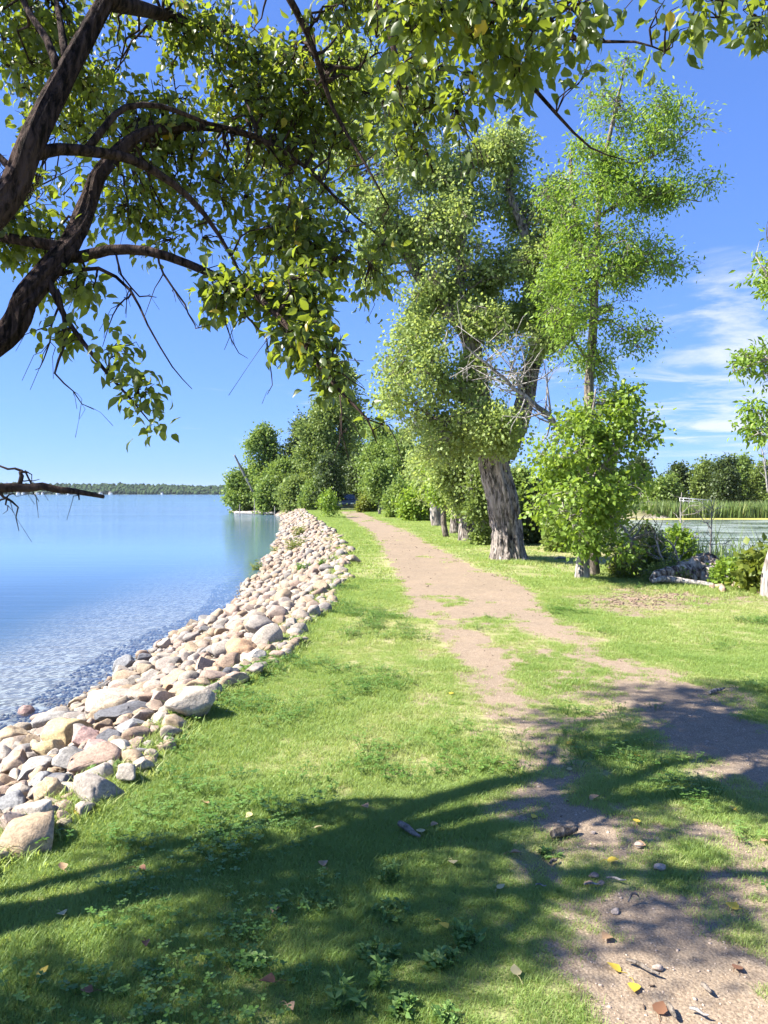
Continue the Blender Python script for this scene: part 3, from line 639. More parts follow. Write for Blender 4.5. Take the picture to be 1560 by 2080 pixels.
# ---- clover and low weeds among the grass
def clover(seed, n, rad, h, ls, round_=True):
    r = np.random.default_rng(seed); A = Acc()
    for k in range(n):
        a = r.uniform(0, 6.28); d = rad * math.sqrt(r.random()); top = np.array([d * math.cos(a), d * math.sin(a), h * r.uniform(.5, 1.1)]); b = np.array([top[0] * .6, top[1] * .6, 0])
        tubes(A, np.array([b, (b + top) / 2 + [0, 0, .004], top]), np.array([.0012, .001, .0008]), 3)
        a0 = r.uniform(0, 6.28)
        for j in range(3):
            t_ = a0 + j * 2.09; di = np.array([math.cos(t_), math.sin(t_), r.uniform(-.1, .35)])
            nv = np.array([-.3 * di[0], -.3 * di[1], 1.0])
            T = dict(V=np.array([(0, 0, 0), (-.38, .5, .06), (-.26, .95, .03), (0, .9, 0), (.26, .95, .03), (.38, .5, .06)], float), T=[], Q=[(0, 3, 2, 1), (0, 5, 4, 3)]); T['T'] = [(0, 3, 2), (0, 2, 1), (0, 5, 4), (0, 4, 3)]; T['Q'] = []
            leaves(A, top[None], di[None], nv[None], [ls * r.uniform(.7, 1.2)], T, np.array([r.random()]))
    V = np.concatenate(A.v); return raw_mesh('clover_clump', V, np.concatenate(A.t), np.concatenate(A.q))
CP = [proto('clover_clump', clover(k, 11, .07, .036 + .012 * (k % 3), .0145), MT['clover']) for k in range(5)]
x, y, d, p = lawn_pts(9500, 1.9, 13)
cl = n2d(x, y, 1.25, 51, 3) + .3 * n2d(x, y, 4, 52, 2) + .25 * sstep(.5, -1.0, x) - .5 * p
k = cl > r.uniform(.12, .6, len(x)); x, y, d = x[k], y[k], d[k]
scatter('clover', np.stack([x, y, gz(x, y)], -1), r.uniform(0, 6.28, len(x)), r.uniform(.7, 1.35, len(x)) * (1 + .02 * y), r.random(len(x)), r.integers(0, 5, len(x)), CP, 'patches of low clover and broad leaved weeds in the lawn', 'clover')
# ---- loose gravel grains on the track
GV = [proto('gravel_grain', raw_mesh('gravel_grain', rock_shape(ICO1, 700 + k, (1, .8, .6), .25, 4), ICO1[1]), plain('gravel_grain', (.42, .33, .26), .9, .45, 40)) for k in range(4)]
x, y = wedge(60000, 1.9, 12, 1.0); p, d, deb = masks(x, y); k = (r.random(len(x)) < p ** 1.5 * .9 * np.clip(6 / y, 0, 1) ** 1.2) & (x > xe(y) + .2); x, y = x[k], y[k]
scatter('gravel', np.stack([x, y, gz(x, y) + .0005], -1), r.uniform(0, 6.28, len(x)), np.abs(r.lognormal(-5.6, .42, len(x))), r.random(len(x)), r.integers(0, 4, len(x)), GV, 'loose pinkish gravel grains scattered over the track', 'gravel')

# ---- crumbs of bark, twig and dead leaf on the track and lawn
CR = [proto('litter_crumb', raw_mesh('litter_crumb', rock_shape(ICO1, 740 + k, (1, .35, .22), .3, 4), ICO1[1]), plain('litter_crumb', (.10, .07, .05), .95, .6, 30)) for k in range(3)]
x, y = wedge(5200, 1.9, 30, 1.0); p, d, deb = masks(x, y); k = (r.random(len(x)) < .15 + .5 * p) & (x > xe(y) + .1) & (x < xr(y) - 1); x, y = x[k], y[k]
scatter('track_litter', np.stack([x, y, gz(x, y) + .004], -1), r.uniform(0, 6.28, len(x)), np.abs(r.lognormal(-4.75, .5, len(x))) * (1 + .03 * y), r.random(len(x)), r.integers(0, 3, len(x)), CR, 'dark crumbs of bark and twig littering the track', 'litter', r.normal(0, .25, (len(x), 2)))

# ================================================================== TREES
def sample_blobs(blobs, n, r, shell=.5, gap=.9, gth=-.25, split=0, infl=1.0):
    blobs = [(c, np.asarray(q) * infl, w) for c, q, w in blobs]
    if split:
        nbl = []
        for (c, rad, w) in blobs:
            for j in range(split):
                u = nrm(r.normal(size=3)); nbl.append((np.asarray(c) + u * np.asarray(rad) * r.uniform(.4, 1.15), np.asarray(rad) * r.uniform(.3, .7) * [1.15, 1.15, .85], w * r.uniform(.5, 1.5)))
        blobs = nbl
    W = np.array([b[2] for b in blobs], float); W /= W.sum(); out = []
    cnt = r.multinomial(int(n * 1.6), W)
    for (c, rad, _), k in zip(blobs, cnt):
        u = nrm(r.normal(size=(k, 3))); q = r.random(k) ** (1 / 3); q = q * (1 - shell) + (1 - (1 - q) ** 1.6) * shell; q = q * np.clip(1 + .22 * r.normal(size=k), .2, 1.7)
        out.append(np.asarray(c) + u * q[:, None] * np.asarray(rad))
    out = np.concatenate(out); nz = fbm(out * gap + 3.3, 2); out = out[nz > gth]
    r.shuffle(out); return out[:n]
def nearest(p, nodes):
    k = np.empty(len(p), int)
    for i in range(0, len(p), 1500):
        k[i:i + 1500] = np.argmin(((p[i:i + 1500, None] - nodes[None]) ** 2).sum(-1), 1)
    return k
def make_tree(name, label, cat, group, limbs, blobs, n_sub, n_cl, lper, cl_r, lsize, T, lmat, bmat, seed, droop=.25, sides=(28, 10, 5), relief=0.0, upb=.8, step=.25, shell=.5, gap=.9, gth=-.25, base=None, sub_r=.03, tw_r=.007, big=0, flare=0.0, twmat=None, split=7, infl=1.0):
    r = np.random.default_rng(seed)
    fat = [relief and (i == 0 or np.max(q) > .06) for i, (p, q) in enumerate(limbs)]
    L = [resample(p, q, step * (.25 if fat[i] else 1)) for i, (p, q) in enumerate(limbs)]
    base = np.asarray(limbs[0][0][0] if base is None else base, float)
    root = empty(name, base, label, cat, group)
    for i, (p, q) in enumerate(L):
        A = Acc(); 
        if i == 0 and flare:
            h = p[:, 2] - p[0, 2]; q = q * (1 + flare * np.exp(-h / .25))
        jit = np.stack([vn(p * 1.3 + 7 * i), vn(p * 1.3 + 31 + i), np.zeros(len(p))], -1) * q[:, None] * .25
        jit = jit * sstep(0, 1.0, np.linalg.norm(p - p[0], axis=1))[:, None]
        tubes(A, p + jit, q, sides[0] if fat[i] else sides[1], relief=relief if (q.max() > .05) else 0, rk=6.5, rs=1.5)
        A.build('trunk' if i == 0 else 'limb', bmat, root, base, smooth=True)
    nodes = np.concatenate([p for p, q in L]); nrad = np.concatenate([q for p, q in L])
    keep = nodes[:, 2] > base[2] + .12 * (nodes[:, 2].max() - base[2])
    nodes, nrad = nodes[keep], nrad[keep]
    cl = sample_blobs(blobs, n_cl, r, shell, gap, gth, split, infl)
    A = Acc(); allp = nodes
    if n_sub:
        e = cl[r.permutation(len(cl))[:n_sub]]; k = nearest(e, nodes); s = nodes[k]; K = 7; tt = np.linspace(0, 1, K)[None, :, None]
        ln = np.linalg.norm(e - s, axis=1)[:, None, None]
        arch = np.array([0, 0, 1.0]) * ln * droop * (tt * (1 - tt)) * 1.3
        wob = r.normal(0, .055, (len(e), K, 3)) * ln; wob[:, 0] = 0; wob[:, -1] = 0
        pts = s[:, None] * (1 - tt) + e[:, None] * tt + arch + wob
        rad = np.minimum(sub_r, nrad[k] * .7)[:, None] * (1 - .75 * tt[:, :, 0])
        tubes(A, pts, rad, sides[2] + 1); allp = np.concatenate([nodes, pts[:, 2:].reshape(-1, 3)])
    k = nearest(cl, allp); s = allp[k]; K = 5; tt = np.linspace(0, 1, K)[None, :, None]; ln = np.linalg.norm(cl - s, axis=1)[:, None, None]
    wob = r.normal(0, .07, (len(cl), K, 3)) * ln; wob[:, 0] = 0
    pts = s[:, None] * (1 - tt) + cl[:, None] * tt + np.array([0, 0, 1.0]) * ln * droop * tt * (1 - tt) + wob
    if tw_r: tubes(A, pts, (tw_r * (1.1 - .75 * tt[:, :, 0])) * np.ones((len(cl), 1)), sides[2])
    if A.n:
        tw = A.build('twigs', twmat or bmat, root, base, kind='stuff')
    # leaves round the twig ends
    n = len(cl) * lper; ci = np.repeat(np.arange(len(cl)), lper); f = r.random(n) ** .6
    seg = np.clip(f * (K - 1), 0, K - 1.001); i0 = seg.astype(int); fr_ = (seg - i0)[:, None]
    pos = pts[ci, i0] * (1 - fr_) + pts[ci, i0 + 1] * fr_ + r.normal(0, cl_r, (n, 3))
    dirv = nrm(pos - pts[ci, np.maximum(i0 - 1, 0)]) * .6 + r.normal(0, .6, (n, 3)); dirv[:, 2] -= droop * 1.6
    nor = r.normal(0, .6, (n, 3)); nor[:, 2] += upb
    sz = lsize * r.uniform(.6, 1.25, n); c = np.clip(r.normal(.45, .2, n) + .22 * vn(cl * 1.1)[ci], 0, .98)
    c = np.where(r.random(n) < .008, 1.0, c) if big else c
    if big:
        v = pos - [0, 0, CAM_H]; inv = (v[:, 1] > 1.2) & (np.abs(v[:, 0]) < v[:, 1] * .5) & (v[:, 2] < v[:, 1] * .64)
        ap = np.where(inv, sz / np.maximum(v[:, 1], .5), 0); o = np.argsort(-ap); bi, ri = o[:big], o[big:]
        for b in bi:
            A = Acc(); leaves(A, np.zeros((1, 3)), dirv[b][None], nor[b][None], sz[b:b + 1], T[b % len(T)], c[b:b + 1])
            ob = A.build('leaf', lmat, root, smooth=True); ob.location = pos[b] - base
        pos, dirv, nor, sz, c = pos[ri], dirv[ri], nor[ri], sz[ri], c[ri]
    A = Acc(); TL = T if isinstance(T, list) else [T]
    for q_, T_ in enumerate(TL): leaves(A, pos[q_::len(TL)], dirv[q_::len(TL)], nor[q_::len(TL)], sz[q_::len(TL)], T_, c[q_::len(TL)])
    A.build('foliage', lmat, root, base, kind='stuff')
    return root, base
def PL(seq): return np.array([P(a, b, d) for a, b, d, _ in seq]), np.array([q[3] for q in seq])
def B(px, py, d, rx, ry, w=None, rd=None):
    c = P(px, py, d); a, b = rx * d / F, ry * d / F; dd = (a + b) / 2 if rd is None else rd
    return (c, (a, dd, b), w if w else rx * ry * (d / 5) ** .0 / 1e4)

# ---------------------------------------------------------------- the near tree leaning in from the left
base = np.array([-3.6, 2.0, float(gz(-3.6, 2.0)) - .1])
trunk = (np.array([base, (-3.34, 2.15, .35), (-2.88, 2.5, 1.1), (-2.42, 2.95, 1.75)]), np.array([.15, .115, .095, .085]))
limbA = (np.vstack([[(-2.42, 2.95, 1.75), (-2.12, 3.2, 2.35)], [P(-5, 420, 3.5), P(60, 290, 3.6), P(110, 190, 3.75), P(165, 90, 3.9), P(215, 0, 4.0), P(300, -140, 4.1), P(430, -270, 4.0), P(640, -360, 3.7)]]), np.array([.08, .068, .062, .058, .054, .049, .044, .038, .031, .024]))
limbB = (np.vstack([[(-2.42, 2.95, 1.75)], [P(-20, 705, 3.5), P(60, 595, 3.6), P(140, 490, 3.8), P(175, 410, 4.0), P(205, 345, 4.1), P(285, 275, 4.3), P(400, 258, 4.5), P(520, 280, 4.7), P(620, 340, 4.8), P(700, 420, 4.9), P(770, 480, 5.0)]]), np.array([.075, .058, .053, .045, .04, .037, .032, .023, .017, .012, .008, .005]))
near_limbs = [trunk, limbA, limbB,
    PL([(35, 340, 3.58, 0.0360), (60, 318, 3.6, 0.0320), (120, 303, 3.7, 0.0288), (200, 310, 3.8, 0.0264), (270, 325, 3.9, 0.0240), (350, 372, 4.0, 0.0192), (415, 435, 4.1, 0.0136), (470, 520, 4.15, 0.0088), (510, 600, 4.2, 0.0048)]),
    PL([(180, 300, 3.8, 0.0208), (215, 255, 3.9, 0.0176), (255, 218, 4.0, 0.0160), (330, 216, 4.1, 0.0136), (420, 250, 4.2, 0.0112), (520, 275, 4.3, 0.0088), (570, 330, 4.4, 0.0048)]),
    PL([(120, 515, 3.75, 0.0360), (165, 522, 3.8, 0.0304), (220, 508, 3.8, 0.0264), (300, 510, 3.8, 0.0240), (380, 535, 3.8, 0.0208), (460, 570, 3.75, 0.0184), (530, 608, 3.7, 0.0160), (590, 670, 3.6, 0.0128), (650, 745, 3.5, 0.0096), (700, 805, 3.45, 0.0072), (745, 850, 3.4, 0.0048), (765, 900, 3.4, 0.0024)]),
    PL([(95, 560, 3.65, 0.0176), (130, 640, 3.6, 0.0136), (165, 690, 3.55, 0.0104), (215, 755, 3.5, 0.0080), (265, 810, 3.45, 0.0048), (305, 858, 3.4, 0.0024)]),
    PL([(110, 560, 3.7, 0.0112), (200, 545, 3.8, 0.0096), (265, 590, 3.8, 0.0072), (300, 660, 3.75, 0.0048), (350, 745, 3.7, 0.0032), (390, 790, 3.7, 0.0016)]),
    PL([(120, 150, 3.8, 0.0240), (95, 80, 3.9, 0.0192), (55, 20, 4.0, 0.0144), (20, -60, 4.1, 0.0080)]), PL([(135, 130, 3.85, 0.0240), (125, 60, 4.0, 0.0176), (110, -20, 4.2, 0.0112)]), PL([(30, 350, 3.6, 0.0200), (-10, 310, 3.6, 0.0144), (-60, 260, 3.6, 0.0096)]),
    PL([(640, -360, 3.7, .035), (800, -330, 3.3, .03), (1000, -260, 2.9, .024), (1200, -170, 2.7, .018), (1400, -80, 2.6, .012), (1520, -20, 2.6, .006)]),
    PL([(430, -270, 4.0, .03), (520, -120, 4.2, .024), (600, 20, 4.3, .02), (640, 110, 4.4, .016), (675, 220, 4.5, .012), (740, 330, 4.5, .008), (790, 420, 4.5, .004)]),
    PL([(800, -330, 3.3, .022), (880, -140, 3.3, .018), (930, -10, 3.3, .015), (985, 70, 3.3, .012), (1050, 140, 3.3, .010), (1130, 230, 3.25, .007), (1200, 300, 3.2, .004), (1270, 325, 3.15, .002)]),
    PL([(1000, -260, 2.9, .016), (1060, -80, 2.9, .012), (1110, 30, 2.9, .010), (1170, 80, 2.8, .007), (1290, 85, 2.7, .004), (1350, 105, 2.65, .002)]),
    PL([(640, -360, 3.7, .026), (720, -120, 3.9, .02), (790, 60, 4.0, .016), (820, 190, 4.0, .012), (860, 290, 4.0, .008), (880, 350, 4.0, .004)]),
    PL([(215, 0, 4.0, .05), (330, 30, 4.6, .035), (440, 70, 5.2, .025), (520, 190, 5.6, .016), (600, 300, 5.8, .008)]),
    PL([(130, 503, 3.75, .03), (70, 492, 3.75, .026), (-40, 470, 3.9, .022), (20, 440, 4.4, .016), (60, 400, 4.8, .01)]),
    (np.array([(-2.12, 3.2, 2.35), (-2.5, 3.0, 3.0), (-3.0, 2.7, 3.6), (-3.6, 2.5, 4.1), (-4.3, 2.4, 4.5)]), np.array([.07, .06, .05, .035, .015])),
    (np.array([(-2.42, 2.95, 1.75), (-2.8, 3.5, 3.0), (-3.2, 3.9, 4.2), (-3.5, 4.4, 5.2), (-3.3, 5.0, 5.7)]), np.array([.07, .06, .05, .035, .015])),
    (np.array([(-3.0, 2.7, 3.6), (-2.4, 2.6, 4.4), (-1.6, 2.6, 5.0), (-.8, 2.8, 5.3)]), np.array([.045, .04, .03, .012])),
]
nb = [B(60, 60, 4.4, 130, 120), B(110, 170, 4.8, 120, 110), B(290, 90, 4.7, 140, 120), B(430, 110, 5.0, 130, 130), B(540, 230, 5.0, 110, 170), B(630, 120, 4.8, 120, 140), B(700, 300, 5.0, 100, 160, 1.2), B(400, 330, 4.6, 130, 80, .9), B(540, 440, 4.5, 120, 80, .9), B(640, 520, 4.4, 90, 70, .7),
    B(600, 610, 3.8, 75, 55, .8), B(630, 690, 3.6, 60, 60, .55), B(680, 780, 3.5, 35, 40, .12), B(765, 930, 3.4, 22, 65, .14), B(790, 850, 3.4, 25, 22, .06), B(70, 390, 4.6, 100, 90, .8), B(50, 480, 3.9, 80, 50, .6), B(180, 575, 3.9, 100, 40, .45), B(330, 555, 3.8, 130, 40, .6), B(450, 590, 3.75, 90, 45, .5),
    B(245, 720, 3.5, 40, 35, .12), B(290, 790, 3.45, 25, 45, .12), B(308, 865, 3.4, 14, 18, .03), B(130, 690, 3.55, 30, 25, .05), B(250, 440, 4.5, 130, 90, .55), B(300, 240, 4.6, 120, 90, .7), B(180, 230, 5.0, 100, 90, .6),
    B(880, 30, 2.7, 110, 60, .5), B(1000, 60, 2.9, 120, 90, .75), B(1130, 60, 2.6, 100, 70, .5), B(1090, 190, 3.2, 110, 80, .8), B(870, 190, 3.8, 90, 110, .8), B(960, 230, 3.4, 90, 80, .6), B(1130, 270, 3.2, 80, 60, .5), B(1220, 320, 3.15, 60, 25, .2), B(830, 330, 4.0, 70, 80, .5), B(1000, 350, 3.5, 60, 40, .25),
    B(1380, 30, 2.6, 80, 35, .22), B(1340, 110, 2.65, 20, 20, .03), B(1540, 40, 3.2, 40, 40, .1), B(760, 60, 4.4, 90, 90, .8), B(760, 560, 4.8, 50, 90, .25)]
nb = [(c_, q_, w_ * (1.15 if -1.6 < c_[0] < .15 and 3.4 < c_[1] and c_[2] > 2.6 else .72)) for c_, q_, w_ in nb] + [
    # crown out of the frame overhead, whose shade falls on the lawn
    (np.array([-5.7, 1.95, 4.3]), (.4, .3, .35), .7), (np.array([-5.2, 1.75, 4.2]), (.4, .25, .35), .7), (np.array([-4.6, 1.7, 4.1]), (.4, .22, .35), .6), (np.array([-4.2, 3.3, 3.9]), (.4, .2, .3), .4), (np.array([-2.9, 3.35, 3.9]), (.35, .2, .3), .35),
    (np.array([-4.9, 2.1, 4.4]), (.55, .3, .4), .9), (np.array([-4.1, 1.95, 4.2]), (.5, .25, .4), .9), (np.array([-3.4, 2.15, 4.1]), (.4, .25, .4), .7), (np.array([-2.7, 2.2, 4.3]), (.5, .25, .4), .6), (np.array([-4.3, 2.85, 3.5]), (.45, .28, .35), .7), (np.array([-3.5, 3.1, 3.7]), (.5, .28, .3), .6), (np.array([-5.3, 2.35, 4.6]), (.4, .3, .35), .5), (np.array([-4.5, 2.45, 4.0]), (.5, .25, .3), .6), (np.array([-4.4, 3.35, 5.2]), (0.5, 0.4, .4), 0.9), (np.array([-3.9, 4.0, 5.2]), (0.55, 0.4, .4), 1.1), (np.array([-4.1, 4.6, 5.3]), (0.4, 0.4, .4), 0.8), (np.array([-3.3, 4.8, 5.5]), (0.5, 0.4, .4), 0.9), (np.array([-3.0, 5.4, 5.7]), (0.6, 0.35, .4), 0.8), (np.array([-3.7, 5.3, 5.6]), (0.4, 0.35, .4), 0.6), (np.array([-3.4, 3.7, 5.0]), (0.5, 0.35, .4), 0.9), (np.array([-2.9, 4.2, 5.0]), (0.5, 0.4, .4), 0.8), (np.array([-4.7, 2.9, 4.9]), (0.4, 0.3, .4), 0.5),
    (np.array([-3.9, 2.55, 4.3]), (.9, .42, .7), 1.0), (np.array([-2.9, 2.7, 3.6]), (.55, .38, .45), .8), (np.array([-2.2, 2.6, 4.7]), (.7, .4, .5), .8), (np.array([-1.0, 2.8, 5.2]), (.8, .45, .5), .6), (np.array([-.6, 3.8, 4.9]), (.9, .7, .6), .8), (np.array([-3.6, 3.0, 3.2]), (.4, .25, .35), .35), (np.array([-2.3, 3.1, 3.35]), (.35, .25, .3), .3), (np.array([.6, 3.6, 4.3]), (.9, .6, .5), .5), (np.array([-4.6, 2.75, 4.0]), (.5, .35, .5), .4)]
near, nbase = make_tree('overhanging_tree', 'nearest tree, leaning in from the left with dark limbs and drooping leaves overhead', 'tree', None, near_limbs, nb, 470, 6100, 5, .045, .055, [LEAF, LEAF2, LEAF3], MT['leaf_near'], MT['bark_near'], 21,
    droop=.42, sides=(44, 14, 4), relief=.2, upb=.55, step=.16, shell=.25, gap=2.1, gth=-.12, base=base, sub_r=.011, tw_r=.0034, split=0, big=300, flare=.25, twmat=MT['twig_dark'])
# bare dead twigs hanging under the limbs and the dead branch over the water
A = Acc(); r = np.random.default_rng(8)
def bare(acc, seq, depth=1, r=r, jit=.03):
    p, q = resample(*PL(seq), .08); p = p + r.normal(0, .006, p.shape); tubes(acc, p, q, 6)
    for k in range(depth):
        i = r.integers(len(p) // 4, len(p) - 1); d = nrm(p[i] - p[i - 1]) + r.normal(0, .7, 3); ln = r.uniform(.05, .17)
        e = p[i] + d * ln * .5; e2 = e + (d + r.normal(0, .4, 3)) * ln * .4 - [0, 0, .05]
        tubes(acc, np.array([p[i], (p[i] + e) / 2 + r.normal(0, .01, 3), e, e2]), np.array([q[i] * .6, q[i] * .5, q[i] * .35, .0012]), 4)
for sq in ([(240, 509, 3.8, .006), (248, 560, 3.8, .005), (280, 600, 3.8, .004), (320, 605, 3.8, .002)], [(470, 575, 3.75, .007), (500, 640, 3.7, .005), (540, 690, 3.7, .004), (550, 760, 3.65, .003), (545, 800, 3.65, .0015)], [(120, 590, 3.6, .01), (130, 690, 3.55, .007), (115, 760, 3.5, .005), (150, 800, 3.5, .003), (188, 832, 3.5, .0015)],
           [(325, 517, 3.8, .006), (335, 560, 3.8, .006), (390, 640, 3.75, .004), (400, 670, 3.75, .003), (440, 660, 3.75, .0015)], [(122, 615, 3.61, .006), (110, 660, 3.6, .005), (85, 730, 3.6, .003), (70, 755, 3.6, .0015)], [(430, 557, 3.77, .005), (436, 590, 3.75, .004), (470, 690, 3.7, .003), (500, 730, 3.7, .001)], [(645, 740, 3.51, .005), (690, 760, 3.5, .004), (740, 790, 3.5, .002)],
           [(740, 850, 3.4, .004), (790, 870, 3.4, .0025), (815, 930, 3.4, .001)], [(690, 800, 3.45, .004), (695, 880, 3.4, .003), (712, 950, 3.4, .001)], [(267, 592, 3.8, .005), (255, 612, 3.78, .004), (230, 640, 3.7, .003), (210, 700, 3.7, .0015)], [(560, 640, 3.66, .004), (550, 700, 3.6, .002)]): bare(A, sq, 4)
A.build('bare_twigs', MT['twig_dark'], near, nbase, kind='stuff')
A = Acc()
tr0 = np.array([(-3.03, 2.38, .85)])
p0, q0 = PL([(-220, 1040, 3.4, .034), (-60, 1003, 3.6, .028), (0, 994, 3.7, .024), (60, 988, 3.7, .021), (120, 992, 3.7, .017), (170, 1002, 3.7, .013), (210, 1007, 3.7, .009)])
p, q = resample(np.vstack([tr0, p0]), np.append(.045, q0), .06); tubes(A, p + r.normal(0, .004, p.shape), q, 8)
for sq in ([(40, 988, 3.7, .012), (45, 965, 3.7, .011), (48, 958, 3.7, .008), (30, 953, 3.7, .006), (0, 950, 3.7, .005), (-40, 956, 3.7, .002)], [(46, 960, 3.7, .006), (60, 957, 3.7, .004), (68, 973, 3.7, .0015)], [(52, 958, 3.7, .005), (62, 985, 3.7, .004), (76, 1018, 3.7, .0015)], [(38, 974, 3.7, .004), (80, 976, 3.7, .0015)], [(-10, 998, 3.7, .01), (10, 1010, 3.7, .007), (35, 1030, 3.7, .004), (41, 1075, 3.7, .0015)], [(155, 1000, 3.7, .006), (166, 1009, 3.7, .004), (158, 1017, 3.7, .0015)], [(12, 1012, 3.7, .005), (14, 1030, 3.7, .003), (8, 1045, 3.7, .001)], [(-10, 1020, 3.7, .006), (12, 1010, 3.7, .004), (26, 1000, 3.7, .003), (10, 978, 3.7, .001)]): bare(A, sq, 1)
db = A.build('dead_branch', MT['twig_dark'], near, nbase, smooth=True); db['label'] = 'bare dead branch reaching over the lake'

# ---------------------------------------------------------------- cottonwood
D = 18.2
ct = [PL([(1036, 1142, D, .36), (1033, 1110, D, .355), (1025, 1050, D, .335), (1015, 990, D, .33), (1008, 940, D, .335), (1004, 905, D, .33)]),
    PL([(1004, 915, D, .2), (985, 850, D, .22), (968, 760, D, .21), (950, 680, D, .20), (905, 620, D, .18), (855, 560, D, .16), (805, 475, D, .13), (765, 415, D, .09), (715, 340, D, .06), (680, 240, D, .03)]),
    PL([(1030, 930, D, .2), (1050, 870, D, .215), (1066, 815, D, .2), (1085, 740, D, .18), (1108, 688, D, .16), (1180, 645, D, .12), (1243, 624, D, .085)]),
    PL([(1085, 740, D, .13), (1092, 620, D, .12), (1065, 470, D, .10), (1035, 390, D, .08), (1045, 310, D, .04)]),
    PL([(950, 680, D, .12), (935, 560, D, .10), (945, 430, D, .07), (965, 330, D, .03)]), PL([(985, 850, D, .1), (930, 800, D - .6, .08), (880, 740, D - 1, .05), (845, 700, D - 1.2, .02)]), PL([(1000, 880, D, .08), (940, 860, D - .6, .05), (880, 850, D - .8, .02)])]
cb = [B(850, 700, D - 1, 65, 55), B(930, 720, D - 1, 65, 70), B(865, 800, D - .8, 65, 75), B(940, 820, D - 1, 60, 60), B(880, 880, D - .5, 60, 50), B(990, 760, D - .8, 50, 70), B(900, 560, D, 75, 80), B(990, 580, D, 80, 90), B(1060, 590, D - .3, 65, 80), B(960, 470, D, 80, 80), B(1050, 470, D, 65, 75), B(900, 430, D, 70, 70), B(1030, 370, D, 55, 55), B(960, 350, D, 60, 60), B(1100, 520, D, 40, 60, .3), B(830, 500, D, 60, 60), B(780, 400, D, 60, 80), B(720, 330, D, 60, 80), B(690, 220, D, 60, 80), B(800, 270, D, 70, 70), B(1095, 660, D - .5, 40, 40, .2), B(1000, 670, D - .6, 70, 50), B(1040, 860, D - 1.2, 40, 30, .15), B(980, 900, D - 1.0, 35, 25, .12), B(1030, 300, D, 40, 35, .2), B(870, 350, D, 60, 60, .4), B(900, 640, D - .5, 60, 50), B(970, 640, D - .4, 60, 50), B(1010, 730, D - .8, 40, 50, .2), B(860, 620, D, 50, 60, .4), B(1020, 850, D - 1.3, 40, 35, .2), B(940, 880, D - 1, 40, 40, .2), B(820, 760, D - .6, 35, 60, .3), B(1120, 430, D, 40, 60, .4), B(1120, 600, D - .3, 40, 60, .4), B(760, 500, D, 40, 60, .3)]
make_tree('cottonwood_tree', 'massive cottonwood with thick furrowed trunk forking low beside the gravel track', 'tree', None, ct, cb, 380, 8200, 12, .14, .085, DIAM, MT['leaf_cotton'], MT['bark_cotton'], 31, droop=.2, sides=(90, 22, 3), relief=.2, upb=.5, step=.3, shell=.15, gap=1.5, gth=-.16, sub_r=.03, tw_r=.006, flare=.38, infl=1.25, split=6)
# low sucker foliage on the trunk
# ---------------------------------------------------------------- tall slim ash
D = 14.6
at = [PL([(1207, 1171, D, .105), (1200, 1080, D, .10), (1192, 980, D, .095), (1190, 890, D, .09), (1198, 780, D, .085), (1206, 650, D, .08), (1209, 540, D, .075), (1213, 450, D, .06), (1225, 340, D, .045), (1250, 220, D, .03), (1273, 130, D, .01)]),
    PL([(1207, 560, D, .05), (1180, 480, D + .3, .05), (1163, 400, D + .5, .045), (1158, 310, D + .6, .03)]), PL([(1212, 565, D, .04), (1260, 550, D, .03), (1330, 530, D, .018), (1385, 545, D, .006)]), PL([(1215, 440, D, .04), (1290, 400, D, .03), (1360, 400, D, .02), (1425, 410, D, .006)]), PL([(1230, 330, D, .03), (1300, 330, D, .022), (1370, 290, D, .014), (1420, 250, D, .005)]),
    PL([(1203, 660, D, .035), (1240, 650, D - .3, .02), (1290, 690, D - .4, .006)]), PL([(1200, 740, D, .03), (1165, 690, D - .3, .018), (1130, 640, D - .4, .006)]), PL([(1209, 520, D, .03), (1170, 490, D - .4, .018), (1140, 440, D - .5, .006)])]
ab = [B(1270, 180, D, 48, 75, .5), B(1235, 250, D, 60, 62, .5), B(1300, 250, D, 72, 62, .7), B(1380, 275, D, 60, 43, .5), B(1290, 340, D, 96, 50, .8), B(1380, 400, D, 60, 31, .4), B(1310, 400, D, 72, 37, .5), B(1200, 400, D, 60, 68, .7), B(1170, 460, D, 48, 62, .5), B(1230, 480, D, 72, 62, .8), B(1310, 530, D, 66, 37, .5), B(1360, 545, D, 36, 22, .2), B(1190, 550, D - .3, 60, 62, .6), B(1150, 600, D - .3, 48, 50, .4), B(1220, 620, D, 54, 43, .35), B(1270, 685, D - .4, 45, 35, .3), B(1140, 660, D - .3, 48, 37, .3), B(1240, 580, D, 60, 37, .3), B(1180, 720, D - .3, 48, 31, .15), B(1150, 380, D, 36, 50, .2), B(1200, 650, D, 50, 40, .3), B(1190, 750, D, 45, 35, .2), B(1235, 740, D, 40, 35, .2), B(1200, 820, D, 45, 30, .2), B(1250, 470, D, 60, 60, .5), B(1220, 350, D, 60, 60, .5), B(1130, 480, D + .3, 40, 50, .3), B(1120, 570, D + .2, 40, 45, .3), B(1145, 320, D, 40, 40, .25)]
ash, abase = make_tree('ash_tree', 'tall slim tree with a narrow straight trunk and airy light green crown', 'tree', None, at, ab, 200, 2900, 10, .12, .092, SLIM, MT['leaf_ash'], MT['bark_ash'], 41, droop=.22, sides=(20, 8, 3), relief=.09, upb=.5, step=.25, shell=.1, gap=1.9, gth=-.02, sub_r=.016, tw_r=.005, flare=.2, infl=1.25, split=5)
A = Acc(); p, q = resample(*PL([(1192, 925, D, .045), (1150, 893, D - .2, .055), (1120, 850, D - .3, .05), (1080, 815, D - .4, .042), (1030, 775, D - .5, .032), (985, 735, D - .6, .022), (930, 692, D - .7, .008)]), .15); tubes(A, p + r.normal(0, .012, p.shape), q, 8)
